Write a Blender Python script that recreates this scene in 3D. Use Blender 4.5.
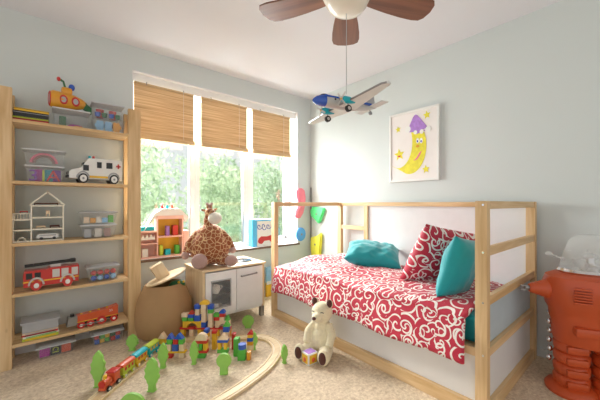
import bpy, bmesh, math, random
from mathutils import Vector, Matrix, Euler
R = math.radians
PI = math.pi
scene = bpy.context.scene
for o in list(bpy.data.objects):
    bpy.data.objects.remove(o)
COL = scene.collection

# ------------------------------------------------------------------ camera
cam_data = bpy.data.cameras.new('camera')
cam = bpy.data.objects.new('camera', cam_data)
COL.objects.link(cam)
cam.location = (0, 0, 1.148)
cam.rotation_euler = (R(90), 0, R(46.495 - 90))
cam_data.sensor_width = 36
cam_data.lens = 300.6 / 600 * 36
cam_data.shift_x = -34.6 / 600
cam_data.shift_y = 3.3 / 600
cam_data.clip_start = 0.02
scene.camera = cam

# ------------------------------------------------------------------ light
world = bpy.data.worlds.new('sky')
scene.world = world
world.use_nodes = True
wn = world.node_tree
bg = wn.nodes['Background']
wtc = wn.nodes.new('ShaderNodeTexCoord')
wsep = wn.nodes.new('ShaderNodeSeparateXYZ')
wramp = wn.nodes.new('ShaderNodeValToRGB')
wramp.color_ramp.elements[0].position = 0.40
wramp.color_ramp.elements[0].color = (1.0, 0.985, 0.96, 1)
wramp.color_ramp.elements[1].position = 0.60
wramp.color_ramp.elements[1].color = (0.94, 0.97, 1.0, 1)
wmr = wn.nodes.new('ShaderNodeMapRange')
wmr.inputs[1].default_value = -1
wmr.inputs[2].default_value = 1
wn.links.new(wtc.outputs['Generated'], wsep.inputs[0])
wn.links.new(wsep.outputs['Y'], wmr.inputs[0])
wn.links.new(wmr.outputs[0], wramp.inputs[0])
wn.links.new(wramp.outputs[0], bg.inputs[0])
bg.inputs[1].default_value = 0.72


def lamp(name, kind, loc, direction, energy, color, **kw):
    d = bpy.data.lights.new(name, kind)
    o = bpy.data.objects.new(name, d)
    COL.objects.link(o)
    o.location = loc
    o.rotation_euler = Vector(direction).to_track_quat('-Z', 'Y').to_euler()
    d.energy = energy
    d.color = color
    for k, v in kw.items():
        setattr(d, k, v)
    return o


lamp('sun', 'SUN', (0, 8, 6), (0.20, -1, -0.54), 6.0, (1.0, 0.95, 0.87), angle=R(18))
lamp('window_daylight', 'AREA', (1.5, 3.95, 1.75), (-0.08, -1, -0.38), 205, (0.97, 0.98, 1.0),
     shape='RECTANGLE', size=2.1, size_y=1.5)
scene.view_settings.view_transform = 'Standard'
scene.view_settings.look = 'None'
scene.view_settings.gamma = 1
scene.view_settings.exposure = 0.36


# ------------------------------------------------------------------ materials
def nmat(name):
    m = bpy.data.materials.new(name)
    m.use_nodes = True
    return m, m.node_tree, m.node_tree.nodes['Principled BSDF']


def mat(name, col, rough=0.5, metal=0.0, var=0.06, scale=12, bump=0.0, alpha=1.0, coat=0.0, emit=None, sheen=0.0):
    m, t, b = nmat(name)
    b.inputs['Roughness'].default_value = rough
    b.inputs['Metallic'].default_value = metal
    b.inputs['Alpha'].default_value = alpha
    b.inputs['Coat Weight'].default_value = coat
    b.inputs['Sheen Weight'].default_value = sheen
    tc = t.nodes.new('ShaderNodeTexCoord')
    n = t.nodes.new('ShaderNodeTexNoise')
    n.inputs['Scale'].default_value = scale
    n.inputs['Detail'].default_value = 5
    t.links.new(tc.outputs['Object'], n.inputs['Vector'])
    rp = t.nodes.new('ShaderNodeValToRGB')
    rp.color_ramp.elements[0].position = 0.3
    rp.color_ramp.elements[1].position = 0.7
    rp.color_ramp.elements[0].color = tuple(max(0, c * (1 - var)) for c in col) + (1,)
    rp.color_ramp.elements[1].color = tuple(min(1, c * (1 + var)) for c in col) + (1,)
    t.links.new(n.outputs['Fac'], rp.inputs[0])
    t.links.new(rp.outputs[0], b.inputs['Base Color'])
    if bump:
        bp = t.nodes.new('ShaderNodeBump')
        bp.inputs['Strength'].default_value = bump
        bp.inputs['Distance'].default_value = 0.01
        t.links.new(n.outputs['Fac'], bp.inputs['Height'])
        t.links.new(bp.outputs[0], b.inputs['Normal'])
    if emit:
        b.inputs['Emission Color'].default_value = tuple(emit[:3]) + (1,)
        b.inputs['Emission Strength'].default_value = emit[3]
    return m


def wood(name, c0, c1, axis='z', rough=0.45, scale=26, stretch=14, knots=True, bump=0.05):
    m, t, b = nmat(name)
    b.inputs['Roughness'].default_value = rough
    tc = t.nodes.new('ShaderNodeTexCoord')
    mp = t.nodes.new('ShaderNodeMapping')
    s = [1.0, 1.0, 1.0]
    s['xyz'.index(axis)] = 1.0 / stretch
    mp.inputs['Scale'].default_value = s
    t.links.new(tc.outputs['Object'], mp.inputs['Vector'])
    n = t.nodes.new('ShaderNodeTexNoise')
    n.inputs['Scale'].default_value = scale
    n.inputs['Detail'].default_value = 6
    n.inputs['Distortion'].default_value = 0.6
    t.links.new(mp.outputs[0], n.inputs['Vector'])
    rp = t.nodes.new('ShaderNodeValToRGB')
    rp.color_ramp.elements[0].position = 0.32
    rp.color_ramp.elements[1].position = 0.68
    rp.color_ramp.elements[0].color = tuple(c0) + (1,)
    rp.color_ramp.elements[1].color = tuple(c1) + (1,)
    t.links.new(n.outputs['Fac'], rp.inputs[0])
    out = rp.outputs[0]
    if knots:
        v = t.nodes.new('ShaderNodeTexVoronoi')
        v.inputs['Scale'].default_value = 7
        mp2 = t.nodes.new('ShaderNodeMapping')
        s2 = [1.0, 1.0, 1.0]
        s2['xyz'.index(axis)] = 0.45
        mp2.inputs['Scale'].default_value = s2
        t.links.new(tc.outputs['Object'], mp2.inputs['Vector'])
        t.links.new(mp2.outputs[0], v.inputs['Vector'])
        r2 = t.nodes.new('ShaderNodeValToRGB')
        r2.color_ramp.elements[0].position = 0.06
        r2.color_ramp.elements[0].color = (1, 1, 1, 1)
        r2.color_ramp.elements[1].position = 0.12
        r2.color_ramp.elements[1].color = (0, 0, 0, 1)
        t.links.new(v.outputs['Distance'], r2.inputs[0])
        mx = t.nodes.new('ShaderNodeMix')
        mx.data_type = 'RGBA'
        mx.inputs['B'].default_value = tuple(x * 0.45 for x in c0) + (1,)
        t.links.new(r2.outputs[0], mx.inputs['Factor'])
        t.links.new(out, mx.inputs['A'])
        out = mx.outputs['Result']
    t.links.new(out, b.inputs['Base Color'])
    bp = t.nodes.new('ShaderNodeBump')
    bp.inputs['Strength'].default_value = bump
    bp.inputs['Distance'].default_value = 0.01
    t.links.new(n.outputs['Fac'], bp.inputs['Height'])
    t.links.new(bp.outputs[0], b.inputs['Normal'])
    return m


def carpet_mat():
    m, t, b = nmat('beige_carpet')
    b.inputs['Roughness'].default_value = 1.0
    tc = t.nodes.new('ShaderNodeTexCoord')
    n1 = t.nodes.new('ShaderNodeTexNoise')
    n1.inputs['Scale'].default_value = 42
    n1.inputs['Detail'].default_value = 8
    n1.inputs['Roughness'].default_value = 0.75
    n2 = t.nodes.new('ShaderNodeTexNoise')
    n2.inputs['Scale'].default_value = 7
    n2.inputs['Detail'].default_value = 4
    for n in (n1, n2):
        t.links.new(tc.outputs['Object'], n.inputs['Vector'])
    rp = t.nodes.new('ShaderNodeValToRGB')
    rp.color_ramp.elements[0].position = 0.36
    rp.color_ramp.elements[0].color = (0.60, 0.46, 0.32, 1)
    rp.color_ramp.elements[1].position = 0.62
    rp.color_ramp.elements[1].color = (0.94, 0.80, 0.61, 1)
    t.links.new(n1.outputs['Fac'], rp.inputs[0])
    r2 = t.nodes.new('ShaderNodeValToRGB')
    r2.color_ramp.elements[0].position = 0.3
    r2.color_ramp.elements[0].color = (0.84, 0.82, 0.8, 1)
    r2.color_ramp.elements[1].position = 0.7
    r2.color_ramp.elements[1].color = (1, 1, 1, 1)
    t.links.new(n2.outputs['Fac'], r2.inputs[0])
    mx = t.nodes.new('ShaderNodeMix')
    mx.data_type = 'RGBA'
    mx.blend_type = 'MULTIPLY'
    mx.inputs['Factor'].default_value = 1
    t.links.new(rp.outputs[0], mx.inputs['A'])
    t.links.new(r2.outputs[0], mx.inputs['B'])
    t.links.new(mx.outputs['Result'], b.inputs['Base Color'])
    bp = t.nodes.new('ShaderNodeBump')
    bp.inputs['Strength'].default_value = 0.8
    bp.inputs['Distance'].default_value = 0.015
    t.links.new(n1.outputs['Fac'], bp.inputs['Height'])
    t.links.new(bp.outputs[0], b.inputs['Normal'])
    return m


def math_node(t, op, a, b=None, c=None):
    n = t.nodes.new('ShaderNodeMath')
    n.operation = op
    for i, x in enumerate((a, b, c)):
        if x is None:
            continue
        if isinstance(x, (int, float)):
            n.inputs[i].default_value = x
        else:
            t.links.new(x, n.inputs[i])
    return n.outputs[0]


def scroll_mat():
    """crimson cotton with white scroll curls, laid out in UV metres"""
    m, t, b = nmat('crimson_scroll_cotton')
    b.inputs['Roughness'].default_value = 0.6
    b.inputs['Sheen Weight'].default_value = 0.15
    tc = t.nodes.new('ShaderNodeTexCoord')
    nz = t.nodes.new('ShaderNodeTexNoise')
    nz.inputs['Scale'].default_value = 9
    nz.inputs['Detail'].default_value = 1
    t.links.new(tc.outputs['UV'], nz.inputs['Vector'])
    vm = t.nodes.new('ShaderNodeVectorMath')
    vm.operation = 'MULTIPLY_ADD'
    vm.inputs[1].default_value = (0.03, 0.03, 0)
    t.links.new(nz.outputs['Color'], vm.inputs[0])
    t.links.new(tc.outputs['UV'], vm.inputs[2])
    masks = []
    for sc, off, K in ((9.0, 0.0, 2.5), (14.0, 3.7, 2.0)):
        ad = t.nodes.new('ShaderNodeVectorMath')
        ad.operation = 'ADD'
        ad.inputs[1].default_value = (off, off * 0.6, 0)
        t.links.new(vm.outputs[0], ad.inputs[0])
        sca = t.nodes.new('ShaderNodeVectorMath')
        sca.operation = 'SCALE'
        sca.inputs['Scale'].default_value = sc
        t.links.new(ad.outputs[0], sca.inputs[0])
        v = t.nodes.new('ShaderNodeTexVoronoi')
        v.voronoi_dimensions = '2D'
        v.inputs['Scale'].default_value = 1
        v.inputs['Randomness'].default_value = 0.75
        t.links.new(sca.outputs[0], v.inputs['Vector'])
        sb = t.nodes.new('ShaderNodeVectorMath')
        sb.operation = 'SUBTRACT'
        t.links.new(sca.outputs[0], sb.inputs[0])
        t.links.new(v.outputs['Position'], sb.inputs[1])
        sp = t.nodes.new('ShaderNodeSeparateXYZ')
        t.links.new(sb.outputs[0], sp.inputs[0])
        cs = t.nodes.new('ShaderNodeSeparateColor')
        t.links.new(v.outputs['Color'], cs.inputs[0])
        hand = math_node(t, 'SUBTRACT', math_node(t, 'MULTIPLY', math_node(t, 'GREATER_THAN', cs.outputs[0], 0.5), 2), 1)
        ang = math_node(t, 'DIVIDE', math_node(t, 'ARCTAN2', math_node(t, 'MULTIPLY', sp.outputs['Y'], hand), sp.outputs['X']), 2 * PI)
        rad = math_node(t, 'MULTIPLY', v.outputs['Distance'], K)
        ph = math_node(t, 'FRACT', math_node(t, 'ADD', math_node(t, 'ADD', rad, ang), cs.outputs[1]))
        band = math_node(t, 'LESS_THAN', math_node(t, 'ABSOLUTE', math_node(t, 'SUBTRACT', ph, 0.5)), 0.125)
        if off == 0.0:
            masks.append(band)
        else:
            masks.append(math_node(t, 'MULTIPLY', band, math_node(t, 'GREATER_THAN', cs.outputs[2], 0.62)))
    mk = math_node(t, 'MAXIMUM', masks[0], masks[1])
    mx = t.nodes.new('ShaderNodeMix')
    mx.data_type = 'RGBA'
    mx.inputs['A'].default_value = (0.50, 0.012, 0.045, 1)
    mx.inputs['B'].default_value = (0.86, 0.82, 0.78, 1)
    t.links.new(mk, mx.inputs['Factor'])
    t.links.new(mx.outputs['Result'], b.inputs['Base Color'])
    return m


def giraffe_mat():
    m, t, b = nmat('giraffe_plush')
    b.inputs['Roughness'].default_value = 0.95
    b.inputs['Sheen Weight'].default_value = 0.3
    tc = t.nodes.new('ShaderNodeTexCoord')
    v = t.nodes.new('ShaderNodeTexVoronoi')
    v.feature = 'DISTANCE_TO_EDGE'
    v.inputs['Scale'].default_value = 25
    t.links.new(tc.outputs['Object'], v.inputs['Vector'])
    r = t.nodes.new('ShaderNodeValToRGB')
    r.color_ramp.elements[0].position = 0.03
    r.color_ramp.elements[0].color = (0.72, 0.50, 0.27, 1)
    r.color_ramp.elements[1].position = 0.075
    r.color_ramp.elements[1].color = (0.30, 0.085, 0.03, 1)
    t.links.new(v.outputs['Distance'], r.inputs[0])
    t.links.new(r.outputs[0], b.inputs['Base Color'])
    return m


def blind_mat():
    m, t, b = nmat('bamboo_blind')
    b.inputs['Roughness'].default_value = 0.7
    tc = t.nodes.new('ShaderNodeTexCoord')
    mp = t.nodes.new('ShaderNodeMapping')
    mp.inputs['Scale'].default_value = (2.2, 1, 110)
    t.links.new(tc.outputs['Object'], mp.inputs['Vector'])
    n = t.nodes.new('ShaderNodeTexNoise')
    n.inputs['Scale'].default_value = 1
    n.inputs['Detail'].default_value = 3
    t.links.new(mp.outputs[0], n.inputs['Vector'])
    r = t.nodes.new('ShaderNodeValToRGB')
    r.color_ramp.elements[0].position = 0.3
    r.color_ramp.elements[0].color = (0.52, 0.32, 0.15, 1)
    r.color_ramp.elements[1].position = 0.66
    r.color_ramp.elements[1].color = (0.86, 0.66, 0.40, 1)
    t.links.new(n.outputs['Fac'], r.inputs[0])
    t.links.new(r.outputs[0], b.inputs['Base Color'])
    b.inputs['Transmission Weight'].default_value = 0.0
    tr = t.nodes.new('ShaderNodeBsdfTranslucent')
    t.links.new(r.outputs[0], tr.inputs[0])
    ms = t.nodes.new('ShaderNodeMixShader')
    ms.inputs[0].default_value = 0.12
    t.links.new(b.outputs[0], ms.inputs[1])
    t.links.new(tr.outputs[0], ms.inputs[2])
    t.links.new(ms.outputs[0], t.nodes['Material Output'].inputs[0])
    return m


def leaf_mat(name, c0, c1):
    m, t, b = nmat(name)
    b.inputs['Roughness'].default_value = 0.7
    tc = t.nodes.new('ShaderNodeTexCoord')
    n = t.nodes.new('ShaderNodeTexNoise')
    n.inputs['Scale'].default_value = 1.7
    n.inputs['Detail'].default_value = 6
    t.links.new(tc.outputs['Object'], n.inputs['Vector'])
    r = t.nodes.new('ShaderNodeValToRGB')
    r.color_ramp.elements[0].position = 0.35
    r.color_ramp.elements[0].color = tuple(c0) + (1,)
    r.color_ramp.elements[1].position = 0.62
    r.color_ramp.elements[1].color = tuple(c1) + (1,)
    t.links.new(n.outputs['Fac'], r.inputs[0])
    t.links.new(r.outputs[0], b.inputs['Base Color'])
    tr = t.nodes.new('ShaderNodeBsdfTranslucent')
    t.links.new(r.outputs[0], tr.inputs[0])
    ms = t.nodes.new('ShaderNodeMixShader')
    ms.inputs[0].default_value = 0.5
    t.links.new(b.outputs[0], ms.inputs[1])
    t.links.new(tr.outputs[0], ms.inputs[2])
    t.links.new(ms.outputs[0], t.nodes['Material Output'].inputs[0])
    return m


MT = dict(
    wall=mat('pale_blue_green_wall_paint', (0.66, 0.71, 0.70), 0.9, var=0.012, scale=2, bump=0.02),
    ceil=mat('ceiling_paint', (0.79, 0.79, 0.83), 0.95, var=0.01, scale=2),
    white=mat('white_paint', (0.84, 0.84, 0.84), 0.4, var=0.02),
    panel=mat('white_panel', (0.80, 0.80, 0.80), 0.3, var=0.015),
    panelb=mat('blue_grey_panel', (0.50, 0.60, 0.66), 0.35, var=0.03),
    sillw=mat('sill_brown', (0.16, 0.10, 0.07), 0.5),
    pine_z=wood('pine_upright', (0.60, 0.38, 0.17), (0.80, 0.58, 0.33), 'z'),
    pine_x=wood('pine_crosswise', (0.60, 0.38, 0.17), (0.80, 0.58, 0.33), 'x'),
    pine_y=wood('pine_lengthwise', (0.60, 0.38, 0.17), (0.80, 0.58, 0.33), 'y'),
    birch=wood('birch', (0.70, 0.50, 0.28), (0.84, 0.66, 0.43), 'z', knots=False),
    birch_x=wood('birch_crosswise', (0.72, 0.53, 0.32), (0.86, 0.70, 0.48), 'x', knots=False),
    trackw=wood('track_beech', (0.74, 0.55, 0.30), (0.88, 0.72, 0.46), 'x', knots=False),
    groove=mat('track_groove', (0.92, 0.82, 0.66), 0.6, var=0.04),
    walnut=wood('walnut_blade', (0.13, 0.040, 0.020), (0.29, 0.105, 0.05), 'x', 0.35, 18, 12, False),
    cream=mat('cream_glass', (0.90, 0.84, 0.72), 0.25, coat=0.5, var=0.01),
    blind=blind_mat(),
    scroll=scroll_mat(),
    teal=mat('teal_cotton', (0.0, 0.36, 0.40), 0.6, var=0.07, scale=9, bump=0.15, sheen=0.3),
    robot=mat('orange_red_plastic', (0.58, 0.085, 0.018), 0.38, coat=0.2, var=0.03),
    chrome=mat('chrome', (0.75, 0.75, 0.76), 0.15, 1.0, var=0.02),
    steel=mat('grey_metal', (0.33, 0.33, 0.34), 0.35, 0.8, var=0.05),
    clear=mat('clear_plastic', (0.82, 0.85, 0.87), 0.12, alpha=0.07, coat=0.0, var=0.01),
    dome=mat('clear_dome', (0.85, 0.87, 0.85), 0.06, alpha=0.30, coat=0.8, var=0.01),
    lid=mat('grey_lid', (0.42, 0.43, 0.45), 0.35, var=0.03),
    lidw=mat('pale_lid', (0.60, 0.62, 0.64), 0.35, var=0.03),
    giraffe=giraffe_mat(),
    mauve=mat('mauve_plush', (0.46, 0.30, 0.27), 0.95, bump=0.3, scale=80, sheen=0.4),
    offwhite=mat('off_white_plush', (0.80, 0.76, 0.68), 0.95, bump=0.3, scale=80, sheen=0.4),
    bear=mat('cream_plush', (0.80, 0.72, 0.50), 0.95, bump=0.5, scale=70, sheen=0.5),
    brown=mat('dark_brown_felt', (0.085, 0.022, 0.015), 0.9, sheen=0.3),
    black=mat('black_plastic', (0.012, 0.012, 0.013), 0.35),
    dark=mat('dark_hob', (0.02, 0.02, 0.022), 0.25),
    red=mat('red_paint', (0.58, 0.028, 0.022), 0.35, coat=0.3),
    orange=mat('orange_red_paint', (0.70, 0.11, 0.035), 0.35, coat=0.3),
    yellow=mat('yellow_paint', (0.82, 0.50, 0.03), 0.4),
    ochre=mat('orange_yellow_paint', (0.75, 0.34, 0.02), 0.35, coat=0.3),
    lime=mat('lime_paint', (0.50, 0.62, 0.05), 0.4),
    green=mat('green_paint', (0.10, 0.46, 0.06), 0.45),
    tree=mat('leaf_green_wood', (0.31, 0.63, 0.12), 0.5, var=0.08),
    dgreen=mat('dark_green', (0.03, 0.16, 0.06), 0.5),
    blue=mat('blue_paint', (0.015, 0.09, 0.50), 0.35, coat=0.3),
    planeblue=mat('aircraft_blue', (0.02, 0.10, 0.52), 0.25, coat=0.5),
    turq=mat('turquoise_paint', (0.01, 0.45, 0.55), 0.4),
    sky=mat('sky_blue_paint', (0.10, 0.50, 0.85), 0.4),
    lblue=mat('light_blue_plastic', (0.28, 0.55, 0.82), 0.4),
    purple=mat('purple_paint', (0.22, 0.05, 0.42), 0.4),
    magenta=mat('magenta_plastic', (0.45, 0.02, 0.35), 0.4),
    pink=mat('pink_paint', (0.80, 0.22, 0.30), 0.45),
    ppink=mat('pale_pink_card', (0.90, 0.56, 0.48), 0.6),
    silver=mat('light_grey_metal', (0.60, 0.585, 0.57), 0.35, 0.35, var=0.03),
    wing=mat('wing_white', (0.74, 0.74, 0.72), 0.4),
    nat=wood('natural_block', (0.76, 0.56, 0.36), (0.88, 0.70, 0.50), 'z', knots=False),
    doll=mat('whitewashed_wood', (0.82, 0.78, 0.66), 0.5),
    basket=mat('tan_basket', (0.42, 0.25, 0.115), 0.75, var=0.05, scale=8),
    frame=mat('picture_white', (0.83, 0.83, 0.80), 0.4, var=0.01),
    paper=mat('picture_paper', (0.84, 0.80, 0.77), 0.7, var=0.015),
    lilac=mat('lilac_print', (0.42, 0.22, 0.62), 0.7, var=0.15, scale=30),
    moon=mat('moon_yellow_print', (0.80, 0.72, 0.05), 0.7, var=0.12, scale=25),
    hpink=mat('pink_resin', (0.88, 0.22, 0.30), 0.5),
    hgreen=mat('green_resin', (0.10, 0.80, 0.25), 0.5),
    hblue=mat('blue_resin', (0.10, 0.40, 0.85), 0.5),
    hyellow=mat('yellow_resin', (0.90, 0.85, 0.08), 0.5),
    carpet=carpet_mat(),
    bark=mat('bark', (0.25, 0.19, 0.14), 0.9),
    grass=mat('lawn', (0.32, 0.45, 0.22), 0.9, var=0.2),
    leaf_a=leaf_mat('leaves_pale', (0.42, 0.56, 0.38), (0.74, 0.84, 0.66)),
    leaf_b=leaf_mat('leaves_mid', (0.34, 0.50, 0.34), (0.68, 0.80, 0.60)),
)


def glass_mat():
    m, t, b = nmat('window_glass')
    g = t.nodes.new('ShaderNodeBsdfGlossy')
    g.inputs['Roughness'].default_value = 0.02
    tr = t.nodes.new('ShaderNodeBsdfTransparent')
    tr.inputs[0].default_value = (0.97, 0.98, 0.97, 1)
    ms = t.nodes.new('ShaderNodeMixShader')
    ms.inputs[0].default_value = 0.05
    t.links.new(tr.outputs[0], ms.inputs[1])
    t.links.new(g.outputs[0], ms.inputs[2])
    t.links.new(ms.outputs[0], t.nodes['Material Output'].inputs[0])
    return m


MT['glass'] = glass_mat()


# ------------------------------------------------------------------ mesh helpers
class MB:
    def __init__(self):
        self.bm = bmesh.new()

    def _merge(self, tb, mx):
        bmesh.ops.transform(tb, matrix=mx, verts=tb.verts)
        me = bpy.data.meshes.new('t')
        tb.to_mesh(me)
        tb.free()
        self.bm.from_mesh(me)
        bpy.data.meshes.remove(me)
        return self

    def box(self, c, s, rot=(0, 0, 0), bev=0.0, seg=2):
        tb = bmesh.new()
        bmesh.ops.create_cube(tb, size=1)
        bmesh.ops.scale(tb, vec=s, verts=tb.verts)
        if bev:
            bmesh.ops.bevel(tb, geom=tb.edges[:], offset=bev, segments=seg, affect='EDGES', profile=0.6)
        return self._merge(tb, Matrix.Translation(c) @ Euler(rot).to_matrix().to_4x4())

    def bb(self, x0, x1, y0, y1, z0, z1, bev=0.0):
        return self.box(((x0 + x1) / 2, (y0 + y1) / 2, (z0 + z1) / 2), (abs(x1 - x0), abs(y1 - y0), abs(z1 - z0)), bev=bev)

    def cyl(self, p0, p1, r, r2=None, n=20):
        p0, p1 = Vector(p0), Vector(p1)
        tb = bmesh.new()
        d = p1 - p0
        bmesh.ops.create_cone(tb, cap_ends=True, segments=n, radius1=r, radius2=r if r2 is None else r2, depth=d.length)
        q = d.to_track_quat('Z', 'Y').to_matrix().to_4x4()
        return self._merge(tb, Matrix.Translation((p0 + p1) / 2) @ q)

    def sph(self, c, r, rot=(0, 0, 0), n=20):
        if isinstance(r, (int, float)):
            r = (r, r, r)
        tb = bmesh.new()
        bmesh.ops.create_uvsphere(tb, u_segments=n, v_segments=max(8, n // 2), radius=1)
        bmesh.ops.scale(tb, vec=r, verts=tb.verts)
        return self._merge(tb, Matrix.Translation(c) @ Euler(rot).to_matrix().to_4x4())

    def torus(self, c, R0, r, rot=(0, 0, 0), n=28, m=8, a0=0, a1=2 * PI):
        tb = bmesh.new()
        full = abs(a1 - a0 - 2 * PI) < 1e-4
        k = n if full else n + 1
        rings = []
        for i in range(k):
            a = a0 + (a1 - a0) * i / n
            rings.append([tb.verts.new(((R0 + r * math.cos(2 * PI * j / m)) * math.cos(a), (R0 + r * math.cos(2 * PI * j / m)) * math.sin(a), r * math.sin(2 * PI * j / m))) for j in range(m)])
        for i in range(n):
            A, B = rings[i], rings[(i + 1) % k]
            for j in range(m):
                tb.faces.new((A[j], A[(j + 1) % m], B[(j + 1) % m], B[j]))
        if not full:
            tb.faces.new(rings[0])
            tb.faces.new(rings[-1][::-1])
        return self._merge(tb, Matrix.Translation(c) @ Euler(rot).to_matrix().to_4x4())

    def lathe(self, prof, c=(0, 0, 0), n=32, sx=1.0, sy=1.0, rot=(0, 0, 0)):
        tb = bmesh.new()
        rings = []
        for r, z in prof:
            if r < 1e-5:
                rings.append([tb.verts.new((0, 0, z))])
            else:
                rings.append([tb.verts.new((r * sx * math.cos(2 * PI * j / n), r * sy * math.sin(2 * PI * j / n), z)) for j in range(n)])
        for A, B in zip(rings, rings[1:]):
            for j in range(n):
                k = (j + 1) % n
                if len(A) == 1 and len(B) == 1:
                    continue
                if len(A) == 1:
                    tb.faces.new((A[0], B[k], B[j]))
                elif len(B) == 1:
                    tb.faces.new((A[j], A[k], B[0]))
                else:
                    tb.faces.new((A[j], A[k], B[k], B[j]))
        return self._merge(tb, Matrix.Translation(c) @ Euler(rot).to_matrix().to_4x4())

    def prism(self, pts, th, c=(0, 0, 0), rot=(0, 0, 0), bev=0.0):
        """outline in the XZ plane, thickness th along Y (centred)"""
        tb = bmesh.new()
        f = [tb.verts.new((x, -th / 2, z)) for x, z in pts]
        b = [tb.verts.new((x, th / 2, z)) for x, z in pts]
        tb.faces.new(f)
        tb.faces.new(b[::-1])
        n = len(pts)
        for i in range(n):
            k = (i + 1) % n
            tb.faces.new((f[k], f[i], b[i], b[k]))
        bmesh.ops.recalc_face_normals(tb, faces=tb.faces)
        if bev:
            es = [e for e in tb.edges if abs(e.verts[0].co.y - e.verts[1].co.y) < 1e-6]
            bmesh.ops.bevel(tb, geom=es, offset=bev, segments=2, affect='EDGES')
        return self._merge(tb, Matrix.Translation(c) @ Euler(rot).to_matrix().to_4x4())

    def tube(self, pts, r, n=10):
        rs = r if isinstance(r, (list, tuple)) else [r] * len(pts)
        P = [Vector(p) for p in pts]
        tb = bmesh.new()
        rings = []
        for i, p in enumerate(P):
            d = (P[min(i + 1, len(P) - 1)] - P[max(i - 1, 0)]).normalized()
            q = d.to_track_quat('Z', 'Y')
            rings.append([tb.verts.new(p + q @ Vector((rs[i] * math.cos(2 * PI * j / n), rs[i] * math.sin(2 * PI * j / n), 0))) for j in range(n)])
        for A, B in zip(rings, rings[1:]):
            for j in range(n):
                k = (j + 1) % n
                tb.faces.new((A[j], A[k], B[k], B[j]))
        tb.faces.new(rings[0][::-1])
        tb.faces.new(rings[-1])
        bmesh.ops.recalc_face_normals(tb, faces=tb.faces)
        return self._merge(tb, Matrix())

    def done(self, name, m, parent=None, smooth=True, fuse=0.0, sm=4):
        me = bpy.data.meshes.new(name)
        self.bm.to_mesh(me)
        self.bm.free()
        if smooth:
            for p in me.polygons:
                p.use_smooth = True
            me.set_sharp_from_angle(angle=R(38))
        me.materials.append(MT[m] if isinstance(m, str) else m)
        o = bpy.data.objects.new(name, me)
        COL.objects.link(o)
        if parent:
            o.parent = parent
        if fuse:
            r = o.modifiers.new('remesh', 'REMESH')
            r.mode = 'VOXEL'
            r.voxel_size = fuse
            r.use_smooth_shade = True
            s = o.modifiers.new('smooth', 'SMOOTH')
            s.iterations = sm
            s.factor = 0.6
        return o


def tag(o, label=None, cat=None, group=None, kind=None):
    if label:
        o['label'] = label
    if cat:
        o['category'] = cat
    if group:
        o['group'] = group
    if kind:
        o['kind'] = kind
    return o


def thing(name, label, cat, loc=(0, 0, 0), rz=0.0, group=None):
    o = bpy.data.objects.new(name, None)
    COL.objects.link(o)
    o.location = loc
    o.rotation_euler = (0, 0, rz)
    o.empty_display_size = 0.05
    return tag(o, label, cat, group)


def solo(name, mb, m, label, cat, loc=(0, 0, 0), rz=0.0, group=None, smooth=True):
    o = mb.done(name, m, smooth=smooth)
    o.location = loc
    o.rotation_euler = (0, 0, rz)
    return tag(o, label, cat, group)


def struct(name, mb, m, parent=None):
    o = mb.done(name, m, parent, smooth=False)
    if not parent:
        o['kind'] = 'structure'
    return o


def words(s, size, m, name, parent, loc, rot=(R(90), 0, 0), depth=0.002):
    cu = bpy.data.curves.new('txt', 'FONT')
    cu.body = s
    cu.size = size
    cu.extrude = depth
    cu.align_x = 'CENTER'
    to = bpy.data.objects.new('txt', cu)
    COL.objects.link(to)
    bpy.context.view_layer.update()
    me = bpy.data.meshes.new_from_object(to.evaluated_get(bpy.context.evaluated_depsgraph_get()))
    bpy.data.objects.remove(to)
    me.materials.clear()
    me.materials.append(MT[m])
    o = bpy.data.objects.new(name, me)
    COL.objects.link(o)
    o.parent = parent
    o.location = loc
    o.rotation_euler = rot
    return o


def copy_tree(o, parent=None):
    c = o.copy()
    COL.objects.link(c)
    if parent:
        c.parent = parent
    for ch in [x for x in o.children]:
        copy_tree(ch, c)
    return c


# ------------------------------------------------------------------ room shell
XR, YW, ZC = 2.68, 3.32, 2.61
XL, YN = -2.6, -2.6
WX0, WX1, WZ0, WZ1 = 0.56, 2.46, 0.61, 2.39
YG = 3.50
struct('floor', MB().bb(XL, XR + 0.2, YN, YW + 0.24, -0.1, 0), 'carpet')
struct('ceiling', MB().bb(XL, XR + 0.2, YN, YW + 0.24, ZC, ZC + 0.1), 'ceil')
struct('wall_right', MB().bb(XR, XR + 0.2, YN, YW, 0, ZC), 'wall')
w = MB()
w.bb(XL, WX0, YW, YW + 0.24, 0, ZC)
w.bb(WX1, XR + 0.2, YW, YW + 0.24, 0, ZC)
w.bb(WX0, WX1, YW, YW + 0.24, 0, WZ0 - 0.02)
w.bb(WX0, WX1, YW, YW + 0.24, WZ1, ZC)
struct('wall_back', w, 'wall')
struct('trim_1', MB().bb(WX0, WX1, YW - 0.012, YW + 0.2, WZ0 - 0.02, WZ0), 'white')
struct('trim_2', MB().bb(WX0 - 0.01, WX1 + 0.01, YW - 0.03, YW - 0.012, WZ0 - 0.022, WZ0 + 0.001), 'sillw')
# white lining of the reveal and architrave
w = MB()
w.bb(WX1 - 0.008, WX1, YW, YG, WZ0, WZ1)
w.bb(WX0, WX0 + 0.008, YW, YG, WZ0, WZ1)
w.bb(WX0 + 0.008, WX1 - 0.008, YW, YG, WZ1 - 0.008, WZ1)
w.bb(WX0 + 0.008, WX1 - 0.008, YW + 0.045, YW + 0.065, 2.30, WZ1 - 0.008)
struct('trim_3', w, 'white')
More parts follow.
